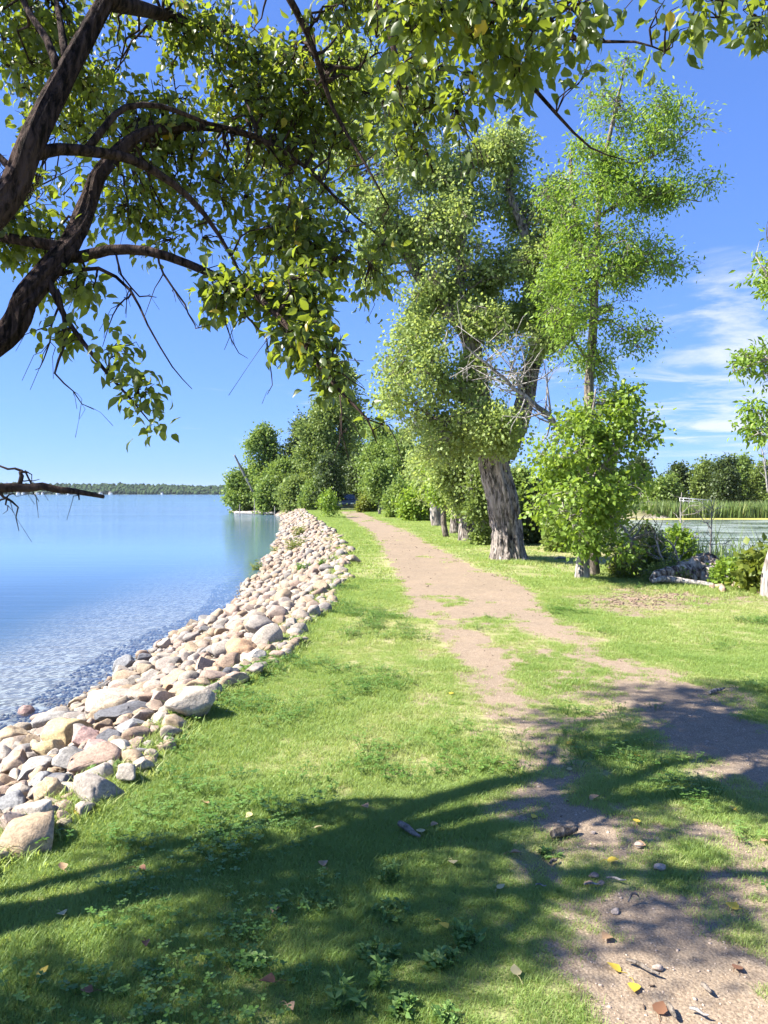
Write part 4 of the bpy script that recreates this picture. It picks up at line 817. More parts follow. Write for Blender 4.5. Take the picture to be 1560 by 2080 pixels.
for k in range(46):
    i = r.integers(3, len(p) - 1); d = nrm(np.array([r.normal(-.3, .8), r.normal(0, .5), r.normal(.35, .6)])); ln = r.uniform(.3, 1.2)
    e = p[i] + d * ln; mid_ = (p[i] + e) / 2 + r.normal(0, .08, 3); tubes(A, np.array([p[i], mid_, e, e + r.normal(0, .15, 3) * ln]), np.array([q[i] * .45, q[i] * .3, .006, .003]), 4)
    for j in range(2):
        e2 = mid_ + nrm(r.normal(0, 1, 3)) * ln * .4; tubes(A, np.array([mid_, (mid_ + e2) / 2 + r.normal(0, .03, 3), e2]), np.array([.008, .005, .0025]), 3)
db = A.build('dead_branch', MT['dead'], ash, abase, smooth=True); db['label'] = 'bare grey dead branch leaning out to the left'
# ---------------------------------------------------------------- low leafy elm in front of the ash
D = 14.0
et = [PL([(1183, 1181, D, .125), (1184, 1150, D, .115), (1187, 1080, D, .10), (1193, 1000, D, .08), (1198, 920, D, .06), (1204, 840, D, .03), (1210, 790, D, .01)]), PL([(1192, 1010, D, .04), (1150, 960, D - .3, .03), (1110, 920, D - .4, .012)]), PL([(1194, 980, D, .04), (1250, 920, D - .2, .03), (1300, 880, D - .2, .01)]), PL([(1190, 1040, D, .03), (1240, 1000, D - .5, .02), (1280, 985, D - .6, .008)]), PL([(1188, 1070, D, .03), (1150, 1040, D - .5, .02), (1110, 1010, D - .6, .008)])]
eb = [B(1190, 930, D - .3, 60, 60), B(1135, 930, D - .2, 55, 40), B(1120, 990, D - .2, 50, 40), B(1180, 1000, D - .6, 60, 50), B(1250, 900, D - .1, 50, 50), B(1290, 860, D - .1, 35, 35, .25), B(1300, 900, D - .1, 28, 18, .1), B(1260, 970, D - .3, 65, 35), B(1180, 1060, D - .6, 55, 40), B(1210, 1090, D - .5, 40, 40, .35), B(1225, 1040, D - .4, 50, 40), B(1200, 860, D, 50, 40, .4), B(1260, 820, D, 35, 40, .25), B(1140, 1050, D - .5, 30, 25, .15)]
make_tree('elm_tree', 'low bushy tree with bright green leaves hanging in front of the slim tall tree', 'tree', None, et, eb, 150, 1250, 9, .12, .092, DIAM, MT['leaf_elm'], MT['bark_pale'], 51, droop=.35, sides=(28, 8, 3), relief=.07, upb=.7, step=.15, shell=.1, gap=2.0, gth=-.08, infl=1.2, split=6, sub_r=.018, tw_r=.005, flare=.25)
# ---------------------------------------------------------------- boxelder reaching in from the right edge
D = 11.6; bb = Gt(1562, 1212)
bt = [(np.array([bb - [0, 0, .05], bb + [.03, 0, .5], bb + [.25, -.1, 1.4], bb + [.7, -.3, 2.8], bb + [1.0, -.5, 4.4], bb + [1.1, -.5, 6.0]]), np.array([.11, .10, .095, .085, .06, .02])),
    (np.array([bb + [.62, -.25, 2.5], P(1600, 840, 10.6), P(1560, 870, 10.5), P(1520, 890, 10.4)]), np.array([.04, .025, .015, .005])), (np.array([bb + [.7, -.3, 2.8], P(1610, 740, 10.8), P(1560, 730, 10.7), P(1490, 755, 10.6)]), np.array([.05, .03, .018, .005])), (np.array([bb + [.95, -.45, 4.1], P(1600, 580, 11), P(1560, 560, 11), P(1535, 520, 11)]), np.array([.05, .03, .018, .005]))]
bbl = [B(1545, 575, 11, 24, 50, .3), B(1590, 560, 11, 50, 70, .7), B(1540, 735, 10.7, 45, 25, .35), B(1500, 755, 10.6, 30, 22, .2), B(1545, 800, 10.6, 38, 40, .5), B(1540, 870, 10.5, 28, 30, .22), B(1610, 760, 10.8, 60, 80, .8), B(1640, 420, 11, 60, 70, .6), B(1680, 600, 11, 80, 120, .8)]
make_tree('boxelder_tree', 'tree at the right edge of the frame, its leafy branches reaching in from outside', 'tree', None, bt, bbl, 50, 620, 9, .07, .10, SLIM, MT['leaf_ash'], MT['bark_pale'], 61, droop=.3, sides=(20, 7, 3), relief=.08, upb=.5, step=.2, shell=.3, gap=1.8, gth=-.1, sub_r=.014, tw_r=.005, flare=.2)

# ---------------------------------------------------------------- auto trees
def auto_tree(name, label, cat, group, px, d, top, wpx, seed, lmat='leaf_far', bmat='bark_ash', n=900, lper=9, ls=None, tr=.13, crown_lo=.12, nblob=11, base_py=None, lean=0, shape=.75, T=DIAM, cl_r=None, upb=.5, droop=.18, x=None, vis=None):
    r = np.random.default_rng(seed); X0 = (px - 780) / F * d if x is None else x
    zb = float(gz(X0, d)); zb = max(zb, WATER_Z - .3); H = P(px, top, d)[2] - zb; W = wpx * d / F / 2
    b = np.array([X0, d, zb - .05]); top_ = np.array([X0 + lean * W, d, zb + H * .93])
    k = np.linspace(0, 1, 5)[:, None]; tp = b * (1 - k) + top_ * k + np.concatenate([np.zeros((1, 3)), r.normal(0, .03 * H, (4, 3)) * [1, 1, 0]])
    limbs = [(tp, tr * np.array([1, .85, .65, .4, .1]))]
    for j in range(4):
        i = r.uniform(.25, .7); s = b * (1 - i) + top_ * i; a = r.uniform(0, 6.28); e = s + np.array([math.cos(a) * W * .7, math.sin(a) * W * .5, H * .22])
        limbs.append((np.array([s, (s + e) / 2 + [0, 0, -.03 * H], e]), tr * np.array([.45, .3, .08])))
    bl = []
    for j in range(nblob):
        h = crown_lo + (1 - crown_lo) * (j + .5) / nblob + r.normal(0, .03); u = (h - crown_lo) / (1 - crown_lo)
        w = W * (math.sin(math.pi * (u * .8 + .18)) ** shape); a = r.uniform(0, 6.28); rr = W * r.uniform(.34, .55); q = max(w - rr * .7, 0)
        bl.append((np.array([b[0] + lean * W * h + math.cos(a) * q, d + math.sin(a) * q * .8, zb + H * h * .95]), (rr, rr, min(rr * r.uniform(.7, 1.1), H * .3)), rr ** 2))
        bl.append((np.array([b[0] + lean * W * h - math.cos(a) * q * .7, d - abs(math.sin(a)) * q * .8, zb + H * (h * .93)]), (rr * .9, rr * .9, min(rr * .8, H * .25)), rr ** 2))
    for bq in bl:                                    # keep lobes above the soil
        if bq[0][2] - bq[1][2] < zb + .05: bq[0][2] = zb + .05 + bq[1][2] * .8
    ls = ls or max(.1, d * .0034)
    return make_tree(name, label, cat, group, limbs, bl, 14, n, lper, cl_r or ls * 1.15, ls, T, MT[lmat], MT[bmat], seed, droop=droop, sides=(14, 6, 3), relief=.06 if d < 45 else 0, upb=upb, step=.6, shell=.3, gap=3.0 / max(W, .5), gth=-.2, sub_r=.04 if d > 20 else .02, tw_r=.008 if d < 50 else 0)
# row of trees down the right of the track
GR = 'trees along the right side of the track'
for (px, py, tw, top, w, seed, lab, lm, bmn, n_, lo, ls) in [
    (950, 1102, 40, 830, 150, 71, 'thick grey trunk left of the massive cottonwood, leaves hanging low over it', 'leaf_cotton', 'bark_cotton', 2100, .36, .12),
    (986, 1108, 10, 930, 90, 72, 'thin stemmed young tree tucked against the massive cottonwood', 'leaf_willow', 'bark_pale', 700, .28, .11),
    (907, 1091, 13, 900, 110, 73, 'slender straight trunk standing nearest the track edge', 'leaf_elm', 'bark_ash', 900, .42, .12),
    (925, 1083, 24, 880, 110, 74, 'dark trunk behind the slender one', 'leaf_cotton', 'bark_cotton', 1100, .42, .13),
    (889, 1069, 24, 870, 130, 75, 'stout pale trunk farthest down the row', 'leaf_cotton', 'bark_pale', 1700, .36, .15)]:
    g_ = Gt(px, py); auto_tree('roadside_tree', lab, 'tree', GR, px, g_[1], top, w, seed, lm, bmn, n=n_, lper=10, tr=tw * g_[1] / F / 2, crown_lo=lo, ls=ls)
# shrubs beyond the row
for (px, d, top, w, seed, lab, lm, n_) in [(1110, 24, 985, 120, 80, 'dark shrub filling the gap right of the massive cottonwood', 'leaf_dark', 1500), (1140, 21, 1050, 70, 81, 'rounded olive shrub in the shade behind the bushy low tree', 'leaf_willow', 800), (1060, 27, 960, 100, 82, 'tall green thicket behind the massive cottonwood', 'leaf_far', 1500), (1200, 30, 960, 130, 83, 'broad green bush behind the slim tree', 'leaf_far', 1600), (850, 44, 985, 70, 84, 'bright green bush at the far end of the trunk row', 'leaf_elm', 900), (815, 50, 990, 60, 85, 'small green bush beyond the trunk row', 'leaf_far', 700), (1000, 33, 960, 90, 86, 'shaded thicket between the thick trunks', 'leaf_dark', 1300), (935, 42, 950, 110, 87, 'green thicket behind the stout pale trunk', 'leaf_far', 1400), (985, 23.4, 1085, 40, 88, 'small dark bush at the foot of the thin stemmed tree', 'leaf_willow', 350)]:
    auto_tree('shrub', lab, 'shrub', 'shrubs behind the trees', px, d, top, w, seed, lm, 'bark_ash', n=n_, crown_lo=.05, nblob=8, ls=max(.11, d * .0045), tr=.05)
# far wood at the end of the track
GF_ = 'trees of the wood at the end of the track'
for (px, d, top, w, seed, lab, lm, n_, lo, sh) in [
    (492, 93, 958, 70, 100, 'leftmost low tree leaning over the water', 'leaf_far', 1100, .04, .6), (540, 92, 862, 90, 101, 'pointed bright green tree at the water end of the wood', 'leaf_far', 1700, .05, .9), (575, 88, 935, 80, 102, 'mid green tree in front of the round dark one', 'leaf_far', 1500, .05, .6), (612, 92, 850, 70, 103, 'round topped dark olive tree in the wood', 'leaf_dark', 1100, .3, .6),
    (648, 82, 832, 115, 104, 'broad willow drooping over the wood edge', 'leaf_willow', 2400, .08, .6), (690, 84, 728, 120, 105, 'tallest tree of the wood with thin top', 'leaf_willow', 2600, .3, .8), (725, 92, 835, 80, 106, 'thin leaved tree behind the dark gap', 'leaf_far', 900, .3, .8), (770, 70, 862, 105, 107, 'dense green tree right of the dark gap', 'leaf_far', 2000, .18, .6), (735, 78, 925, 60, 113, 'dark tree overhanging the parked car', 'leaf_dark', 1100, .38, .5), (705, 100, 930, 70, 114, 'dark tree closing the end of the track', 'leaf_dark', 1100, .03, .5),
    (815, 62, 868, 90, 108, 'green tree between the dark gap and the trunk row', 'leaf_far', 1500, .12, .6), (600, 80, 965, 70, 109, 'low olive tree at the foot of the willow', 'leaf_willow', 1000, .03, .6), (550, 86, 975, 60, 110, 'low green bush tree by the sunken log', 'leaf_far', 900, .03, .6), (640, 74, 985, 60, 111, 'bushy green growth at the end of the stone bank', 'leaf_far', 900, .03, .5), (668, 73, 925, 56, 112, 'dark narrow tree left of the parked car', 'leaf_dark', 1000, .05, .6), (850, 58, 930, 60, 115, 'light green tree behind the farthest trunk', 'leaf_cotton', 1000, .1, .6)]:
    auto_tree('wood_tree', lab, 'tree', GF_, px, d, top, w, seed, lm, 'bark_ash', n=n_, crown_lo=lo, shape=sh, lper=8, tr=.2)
auto_tree('round_bush', 'round yellow green bush beside the end of the track', 'bush', None, 745, 64, 1012, 44, 120, 'leaf_yellow', n=700, crown_lo=.05, nblob=6, tr=.04, ls=.16)
auto_tree('small_tree', 'small tree with visible pale stem left of the green bushes', 'tree', None, 771, 57, 940, 60, 121, 'leaf_far', 'bark_pale', n=900, crown_lo=.35, tr=.12)
auto_tree('sapling', 'thin young tree standing alone on the grass beside the stone bank', 'tree', None, 668, 50, 1000, 44, 122, 'leaf_elm', 'bark_pale', n=260, lper=6, crown_lo=.25, tr=.025, ls=.13)
# trees over the pond
for (px, d, top, w, seed, lab, lm, n_) in [(1215, 96, 945, 100, 130, 'olive tree across the pond, partly behind the bushy low tree', 'leaf_dark', 1100), (1295, 98, 938, 60, 131, 'round topped brownish tree across the pond', 'leaf_dark', 900), (1345, 94, 975, 80, 132, 'low spreading tree across the pond with sunlit left side', 'leaf_far', 900), (1375, 100, 948, 50, 133, 'narrow dark tree across the pond left of the sky gap', 'leaf_dark', 700), (1425, 98, 945, 60, 134, 'grey green tree across the pond right of the sky gap', 'leaf_willow', 900), (1468, 95, 936, 70, 135, 'biggest dark round tree across the pond', 'leaf_dark', 1300), (1510, 100, 930, 60, 136, 'brighter green tree across the pond by the right edge', 'leaf_far', 900), (1550, 94, 945, 60, 137, 'greyish tree across the pond at the right edge', 'leaf_willow', 900), (1610, 97, 930, 90, 138, 'dark tree across the pond just beyond the right edge', 'leaf_dark', 900), (1270, 110, 965, 90, 139, 'low hedge of trees behind the brownish tree', 'leaf_dark', 700), (1160, 92, 950, 110, 140, 'trees across the pond seen behind the slim trunk', 'leaf_far', 900)]:
    auto_tree('pond_tree', lab, 'tree', 'trees across the pond', px, d, top, w, seed, lm, 'bark_ash', n=n_, crown_lo=.08, shape=.5, lper=8, tr=.16)

# ================================================================== SMALL THINGS
r = np.random.default_rng(77)
# ---- cattails across the pond
A = Acc(); n = 19000; x = r.uniform(10, 72, n); y = r.uniform(72.6, 80, n); h = r.uniform(1.1, 1.9, n) * (1 + .15 * n2d(x, y, .35, 6)); b = np.stack([x, y, np.full(n, WATER_Z - .05)], -1)
w = r.uniform(.03, .06, n); a = r.uniform(0, 3.14, n); s = np.stack([np.cos(a), np.sin(a), 0 * a], -1) * w[:, None]; l = r.normal(0, .16, (n, 2)) * h[:, None]
m1 = b + np.stack([l[:, 0] * .3, l[:, 1] * .3, h * .55], -1); tp = b + np.stack([l[:, 0], l[:, 1], h], -1)
V = np.stack([b - s, b + s, m1 - s, m1 + s, tp], 1).reshape(-1, 3); o5 = np.arange(n)[:, None] * 5
A.add(V, np.array([[2, 3, 4]]) + o5, np.array([[0, 1, 3, 2]]) + o5, np.repeat(np.clip(r.normal(.45, .22, n), 0, 1), 5)); A.build('cattails', MT['reed'], kind='stuff')
tag(bpy.data.objects['cattails'], 'band of tall green cattails along the far side of the pond', 'cattails')
A = Acc(); n = 2600; x = r.uniform(7.2, 10.5, n); y = r.uniform(15, 28, n); k = np.abs(x - xr(y)) < 1.2 + .5 * n2d(x, y, .8, 7); x, y = x[k], y[k]; n = len(x)
h = r.uniform(.5, 1.25, n); b = np.stack([x, y, np.maximum(gz(x, y), WATER_Z - .1)], -1); w = r.uniform(.006, .012, n); a = r.uniform(0, 3.14, n); s = np.stack([np.cos(a), np.sin(a), 0 * a], -1) * w[:, None]; l = r.normal(0, .25, (n, 2)) * h[:, None]
m1 = b + np.stack([l[:, 0] * .3, l[:, 1] * .3, h * .55], -1); tp = b + np.stack([l[:, 0], l[:, 1], h * .95], -1); o5 = np.arange(n)[:, None] * 5
A.add(np.stack([b - s, b + s, m1 - s, m1 + s, tp], 1).reshape(-1, 3), np.array([[2, 3, 4]]) + o5, np.array([[0, 1, 3, 2]]) + o5, np.repeat(np.clip(r.normal(.35, .2, n), 0, 1), 5)); o = A.build('shore_reeds', MT['reed'], kind='stuff')
tag(o, 'dark green reeds growing along the near pond shore', 'reeds')

# ---- driftwood and logs at the right
def log_mesh(pts, rad, seed, ns=36, rough=.35, K=60):
    p, q = resample(pts, rad, np.linalg.norm(np.diff(pts, axis=0), axis=1).sum() / K); A = Acc()
    tubes(A, p, q, ns); V = np.concatenate(A.v); c = np.repeat(p, ns, 0); c = np.vstack([c, p[-1][None], p[0][None]])[:len(V)]
    d = V - c; k = 1 + rough * fbm(V * 4 + seed, 3) + rough * .6 * np.abs(fbm(V * [9, 9, 9] + seed, 2)) - .1
    return c + d * k[:, None], A.t, A.q
def logthing(name, lab, seq, seed, mat='driftwood', rough=.35, cat='log', sq=1.0):
    pts = np.array([Gt(a, b) + [0, 0, dz] for a, b, dz, _ in seq]); rad = np.array([s[3] for s in seq]); V, T, Q = log_mesh(pts, rad, seed, rough=rough)
    b = np.array([pts[:, 0].mean(), pts[:, 1].mean(), pts[:, 2].min()]); V = V - b; V[:, 2] *= sq
    o = obj(name, raw_mesh(name, V, np.concatenate(T) if T else None, np.concatenate(Q), smooth=True), MT[mat], None, b); return tag(o, lab, cat)
logthing('driftwood_log', 'rotten weathered log lying along the pond bank', [(1322, 1188, .07, .06), (1340, 1187, .12, .11), (1375, 1184, .15, .13), (1400, 1182, .19, .19), (1428, 1181, .22, .24), (1450, 1184, .15, .18), (1470, 1188, .08, .09)], 3, rough=.5)
logthing('driftwood_log', 'grey branch like log lying in front of the rotten one', [(1324, 1190, .08, .035), (1350, 1190, .12, .05), (1380, 1191, .10, .045), (1415, 1192, .07, .04), (1450, 1195, .05, .03)], 4, 'dead', .3)
br_ = plain('bark_chunk', (.34, .24, .18), .95, .5, 14, .1, .6)
for k, (px, py, s, lab) in enumerate([(1462, 1196, .13, 'left chunk of the rotten bark pile right of the log'), (1478, 1192, .16, 'tallest chunk of the rotten bark pile'), (1494, 1195, .14, 'middle right chunk of the rotten bark pile'), (1510, 1198, .13, 'flat chunk at the right of the bark pile'), (1470, 1203, .10, 'small front chunk of the rotten bark pile'), (1526, 1202, .09, 'rightmost small chunk of the bark pile'), (1448, 1198, .08, 'small chunk between log and bark pile'), (1536, 1208, .08, 'last low chunk beside the right edge tree')]):
    p = Gt(px, py); V = rock_shape(ICO3, 900 + k, (s, s * .55, s * .62), .5, 8); o = obj('bark_chunk', raw_mesh('bark_chunk', V, ICO3[1]), br_, None, p + [0, 0, s * .3], (.3 * r.normal(), .5 * r.normal(), r.uniform(0, 3))); tag(o, lab, 'bark', 'rotten bark pieces')
for k in range(46):
    x, y = None, None; px, py = r.uniform(1190, 1450), r.uniform(1203, 1240); p = Gt(px, py); s = r.uniform(.03, .08)
    if k < 10 or True:
        pass
A = Acc()
for k in range(420):
    px, py = r.normal(1310, 75), r.normal(1217, 10); p = Gt(px, py); s = r.uniform(.012, .035); a = r.uniform(0, 3.14); V, Q = boxv(-s, s, -s * .3, s * .3, 0, .008); V = np.array(V); V = np.stack([V[:, 0] * math.cos(a) - V[:, 1] * math.sin(a), V[:, 0] * math.sin(a) + V[:, 1] * math.cos(a), V[:, 2] + V[:, 0] * r.normal(0, .2)], -1) + p + [0, 0, .004]; A.add(V, None, Q, r.random())
o = A.build('bark_litter', plain('bark_litter', (.27, .19, .14), .95, .5, 6, .1), kind='stuff'); tag(o, 'litter of bark flakes on the ground before the rotten log', 'bark litter')
# upright burl log
p = Gt(1300, 1148); pts = np.array([p + [.15, .25, -.1], p + [0, .1, .22], p + [-.16, 0, .42], p + [-.34, -.05, .5]]); V, T, Q = log_mesh(pts, np.array([.17, .15, .15, .13]), 9, rough=.5)
o = obj('stump_log', raw_mesh('stump_log', V - p, np.concatenate(T), np.concatenate(Q), smooth=True), MT['driftwood'], None, p); tag(o, 'gnarled broken log end sticking up behind the olive shrub', 'log')
p = Gt(1138, 1137); pts = np.array([p + [-.14, 0, 0], p + [-.05, 0, .05], p + [.08, 0, .05], p + [.2, .02, .0]]); V, T, Q = log_mesh(pts, np.array([.02, .03, .03, .015]), 5, rough=.3, K=20)
o = obj('fallen_branch', raw_mesh('fallen_branch', V - p, np.concatenate(T), np.concatenate(Q), smooth=True), MT['dead'], None, p); tag(o, 'short curved grey branch on the grass right of the massive cottonwood', 'branch')

# ---- dead saplings and shrubs at the pond edge
def dead_sapling(lab, seq, seed, nb=14, ln=.5, name='dead_sapling'):
    rr = np.random.default_rng(seed); pts, rad = PL(seq); p, q = resample(pts, rad, .12); p = p + rr.normal(0, .008, p.shape); A = Acc(); tubes(A, p, q, 6)
    for k in range(nb):
        i = rr.integers(len(p) // 4, len(p) - 1); d = nrm(np.array([rr.normal(0, .7), rr.normal(0, .5), abs(rr.normal(.5, .4))])); L_ = ln * rr.uniform(.3, 1); e = p[i] + d * L_; md = (p[i] + e) / 2 + rr.normal(0, .04, 3)
        tubes(A, np.array([p[i], md, e]), np.array([q[i] * .55, q[i] * .4, .003]), 4)
        for j in range(2):
            e2 = md + nrm(d + rr.normal(0, .6, 3)) * L_ * .5; tubes(A, np.array([md, (md + e2) / 2, e2]), np.array([.006, .005, .002]), 3)
    o = A.build(name, MT['dead'], None, pts[0], smooth=True); o.location = pts[0]; return tag(o, lab, 'dead tree', 'bare dead stems by the pond')
dead_sapling('bare whitish sapling standing in front of the pond, right of the gangway', [(1440, 1168, 15, .022), (1443, 1120, 15, .018), (1446, 1060, 15, .013), (1449, 1008, 15, .004)], 1)
dead_sapling('bare sapling rising left of the gangway', [(1382, 1130, 16, .02), (1382, 1060, 16, .015), (1384, 1000, 16, .004)], 2)
dead_sapling('thick leaning dead limb above the gnarled log end', [(1287, 1112, 14.6, .045), (1275, 1085, 14.6, .035), (1256, 1062, 14.6, .022), (1240, 1040, 14.7, .008)], 3, 18, .6)
dead_sapling('pale forked dead stem among the pond shrubs', [(1350, 1150, 13.8, .02), (1336, 1110, 13.8, .016), (1328, 1080, 13.9, .005)], 4, 12, .5)
dead_sapling('slanting grey dead stem left of the forked one', [(1382, 1160, 14, .02), (1368, 1110, 14, .016), (1335, 1080, 14, .005)], 5, 12, .5)
dead_sapling('tall bare branches at the right edge above the pond trees', [(1560, 1000, 60, .08), (1553, 940, 60, .06), (1545, 900, 60, .02)], 6, 20, 2.2)
GS = 'shrubs on the pond bank'
for (px, d, top, w, seed, lab, lm, n_, ls) in [(1270, 14.2, 1118, 90, 200, 'sunlit yellow green shrub at the foot of the gnarled log end', 'leaf_yellow', 700, .05), (1330, 14.5, 1075, 80, 201, 'olive shrub with pale twigs behind the rotten log', 'leaf_willow', 800, .06), (1380, 15.5, 1072, 70, 202, 'green shrub left of the bare whitish sapling', 'leaf_elm', 600, .08), (1300, 17, 1060, 90, 203, 'dark shrub at the pond edge behind the gnarled log', 'leaf_dark', 800, .06), (1355, 13.6, 1135, 90, 204, 'low tangled shrub just behind the rotten log', 'leaf_willow', 700, .045), (1490, 12.9, 1133, 80, 205, 'leafy green shrub behind the bark pile', 'leaf_elm', 700, .07), (1545, 12.2, 1105, 70, 206, 'broad leaved vine heap at the right edge', 'leaf_yellow', 420, .13), (1600, 12.4, 1080, 80, 207, 'leafy shrub just outside the right edge', 'leaf_elm', 500, .09)]:
    auto_tree('shrub', lab, 'shrub', GS, px, d, top + 12, w, seed, lm, 'dead', n=int(n_ * .65), lper=7, crown_lo=.04, nblob=8, ls=ls, tr=.02, cl_r=ls * 1.0)
# staked sapling
p = Gt(1068, 1085); e, bs = auto_tree('staked_sapling', 'little staked sapling in the gap right of the massive cottonwood', 'tree', None, 1068, p[1], 1028, 26, 210, 'leaf_elm', 'bark_pale', n=110, lper=6, crown_lo=.5, tr=.016, ls=.11, nblob=5)
for dx in (-.07, .1):
    A = Acc(); tubes(A, np.array([(dx, 0, -.05), (dx, 0, .5), (dx, 0, .95)]), np.array([.018, .018, .018]), 6); A.build('stake', MT['dead'], e)

# ---- gangway on the pond
e0 = P(1388, 1018, 83); gw = empty('dock_gangway', (e0[0], 83, WATER_Z), 'pale metal gangway with railings standing above the cattails', 'dock')
MTL = plain('pale_metal', (.62, .64, .66), .45, .1, 6, .5, 0, .2); zt = e0[2] - WATER_Z
def bars(name, segs, rad):
    for a, b_ in segs:
        A = Acc(); a, b_ = np.array(a, float), np.array(b_, float); tubes(A, np.array([a, (a + b_) / 2, b_]), np.array([rad] * 3), 6); A.build(name, MTL, gw)
bars('rail', [((0, 0, zt + .35), (3.1, 0, zt + .1)), ((0, 1, zt + .35), (3.1, 1, zt + .1)), ((0, 0, zt + .05), (3.1, 0, zt - .2)), ((0, 1, zt + .05), (3.1, 1, zt - .2))], .028)
bars('post', [((x_, y_, -.5), (x_, y_, zt + .35 - .08 * x_)) for x_ in (0, 1.05, 2.1, 3.1) for y_ in (0, 1)], .028)
A = Acc(); V, Q = boxv(-.05, 3.15, -.1, 1.1, zt - .42, zt - .32); A.add(V, None, Q); A.build('deck', plain('weathered_deck', (.22, .22, .21), .8), gw)

# ---- sunken log boom and poles by the wood
zl = WATER_Z
def lg(name, lab, a, b_, rad, seed, cat='log', mat='dead'):
    pts = np.array([a, (np.array(a) + b_) / 2, b_], float); V, T, Q = log_mesh(pts, np.array([rad, rad * 1.1, rad * .7]), seed, 12, .2, 24); c = pts[0].copy()
    o = obj(name, raw_mesh(name, V - c, np.concatenate(T), np.concatenate(Q), smooth=True), MT[mat], None, c); return tag(o, lab, cat)
q1, q2 = G0(478, 1043.5, zl), G0(560, 1045, zl)
lg('floating_log', 'long grey log lying low in the water before the wood', (q1[0], q1[1], zl + .12), (q2[0], q2[1] - 2, zl + .2), .2, 41)
q = G0(505, 1043, zl); lg('floating_log', 'short dark log crossing the long floating log', (q[0], q[1] - 2, zl + .1), (q[0] + 3, q[1] - 1, zl + .35), .16, 42)
for k, (px, y0, y1, lab) in enumerate([(517, 1047, 1014, 'tall thin pole standing in the water before the wood'), (487, 1048, 1024, 'short thin pole near the leftmost tree over the water'), (558, 1050, 1028, 'broken pole at the right end of the floating log')]):
    g_ = G0(px, y0, zl); t_ = P(px, y1, g_[1]); lg('pole', lab, (g_[0], g_[1], zl - .6), (t_[0], g_[1], t_[2]), .05, 50 + k, 'pole')
g_ = P(503, 966, 90); lg('leaning_snag', 'bare dead snag leaning left above the leftmost tree', tuple(P(515, 1000, 91)), tuple(P(476, 924, 90)), .16, 60, 'dead tree')

# ---- parked car in the shade at the end of the track
cy = 72.0; cxp = (703 - 780) / F * cy; car = empty('parked_car', (cxp, cy, float(gz(cxp, cy))), 'dark car parked in the shade at the end of the track', 'car')
PAINT = plain('car_paint', (.05, .06, .08), .3, .1, 2, .6); GLS = plain('car_glass', (.03, .04, .05), .25, .05, 2, .8); RUB = plain('rubber', (.02, .02, .02), .8); CHR = plain('lamp_glass', (.8, .8, .78), .2, .05, 3, .6)
def loft(name, secs, mat, par):
    A = Acc(); V = []; 
    for (y, w, z0, z1, ins) in secs: V += [(-w, y, z0), (w, y, z0), (w, y, (z0 + z1) / 2), (w - ins, y, z1), (-w + ins, y, z1), (-w, y, (z0 + z1) / 2)]
    Q = [(i * 6 + j, i * 6 + (j + 1) % 6, i * 6 + 6 + (j + 1) % 6, i * 6 + 6 + j) for i in range(len(secs) - 1) for j in range(6)]
    n = len(V); Q += [(0, 5, 2, 1), (5, 4, 3, 2), (n - 6, n - 5, n - 4, n - 1), (n - 1, n - 4, n - 3, n - 2)]; A.add(V, None, Q); return A.build(name, mat, par)
loft('body', [(0, .78, .35, .75, .12), (.15, .88, .25, .88, .12), (1.2, .9, .22, .98, .1), (3.8, .9, .22, 1.02, .1), (4.5, .82, .3, .95, .15)], PAINT, car)
cb_ = loft('cabin', [(1.15, .80, .98, 1.0, .05), (1.85, .78, .98, 1.5, .14), (3.2, .76, .98, 1.5, .14), (4.1, .74, .98, 1.05, .1)], PAINT, car)
A = Acc(); A.add([(-.66, 1.2, 1.03), (.66, 1.2, 1.03), (.56, 1.78, 1.46), (-.56, 1.78, 1.46)], None, [(0, 1, 2, 3)]); ws = A.build('windshield', GLS, car); ws.location = (0, -.02, .012)
for sx_ in (-1, 1):
    A = Acc(); V, Q = boxv(sx_ * .6 - .16, sx_ * .6 + .16, -.012, .1, .58, .7); A.add(V, None, Q); A.build('headlight', CHR, car)
    for yy in (.85, 3.6):
        A = Acc(); tubes(A, np.array([(sx_ * .70, yy, .32), (sx_ * .8, yy, .32), (sx_ * .92, yy, .32)]), np.array([.32, .33, .31]), 20); wh = A.build('wheel', RUB, car)
        A = Acc(); tubes(A, np.array([(sx_ * .85, yy, .32), (sx_ * .9, yy, .32), (sx_ * .935, yy, .32)]), np.array([.2, .2, .18]), 16); A.build('rim', CHR, wh)
    A = Acc(); tubes(A, np.array([(sx_ * .85, 1.5, 1.0), (sx_ * .98, 1.45, 1.05), (sx_ * 1.05, 1.45, 1.05)]), np.array([.05, .08, .07]), 8); A.build('mirror', PAINT, car)
A = Acc(); V, Q = boxv(-.35, .35, -.012, .08, .42, .56); A.add(V, None, Q); A.build('grille', RUB, car)

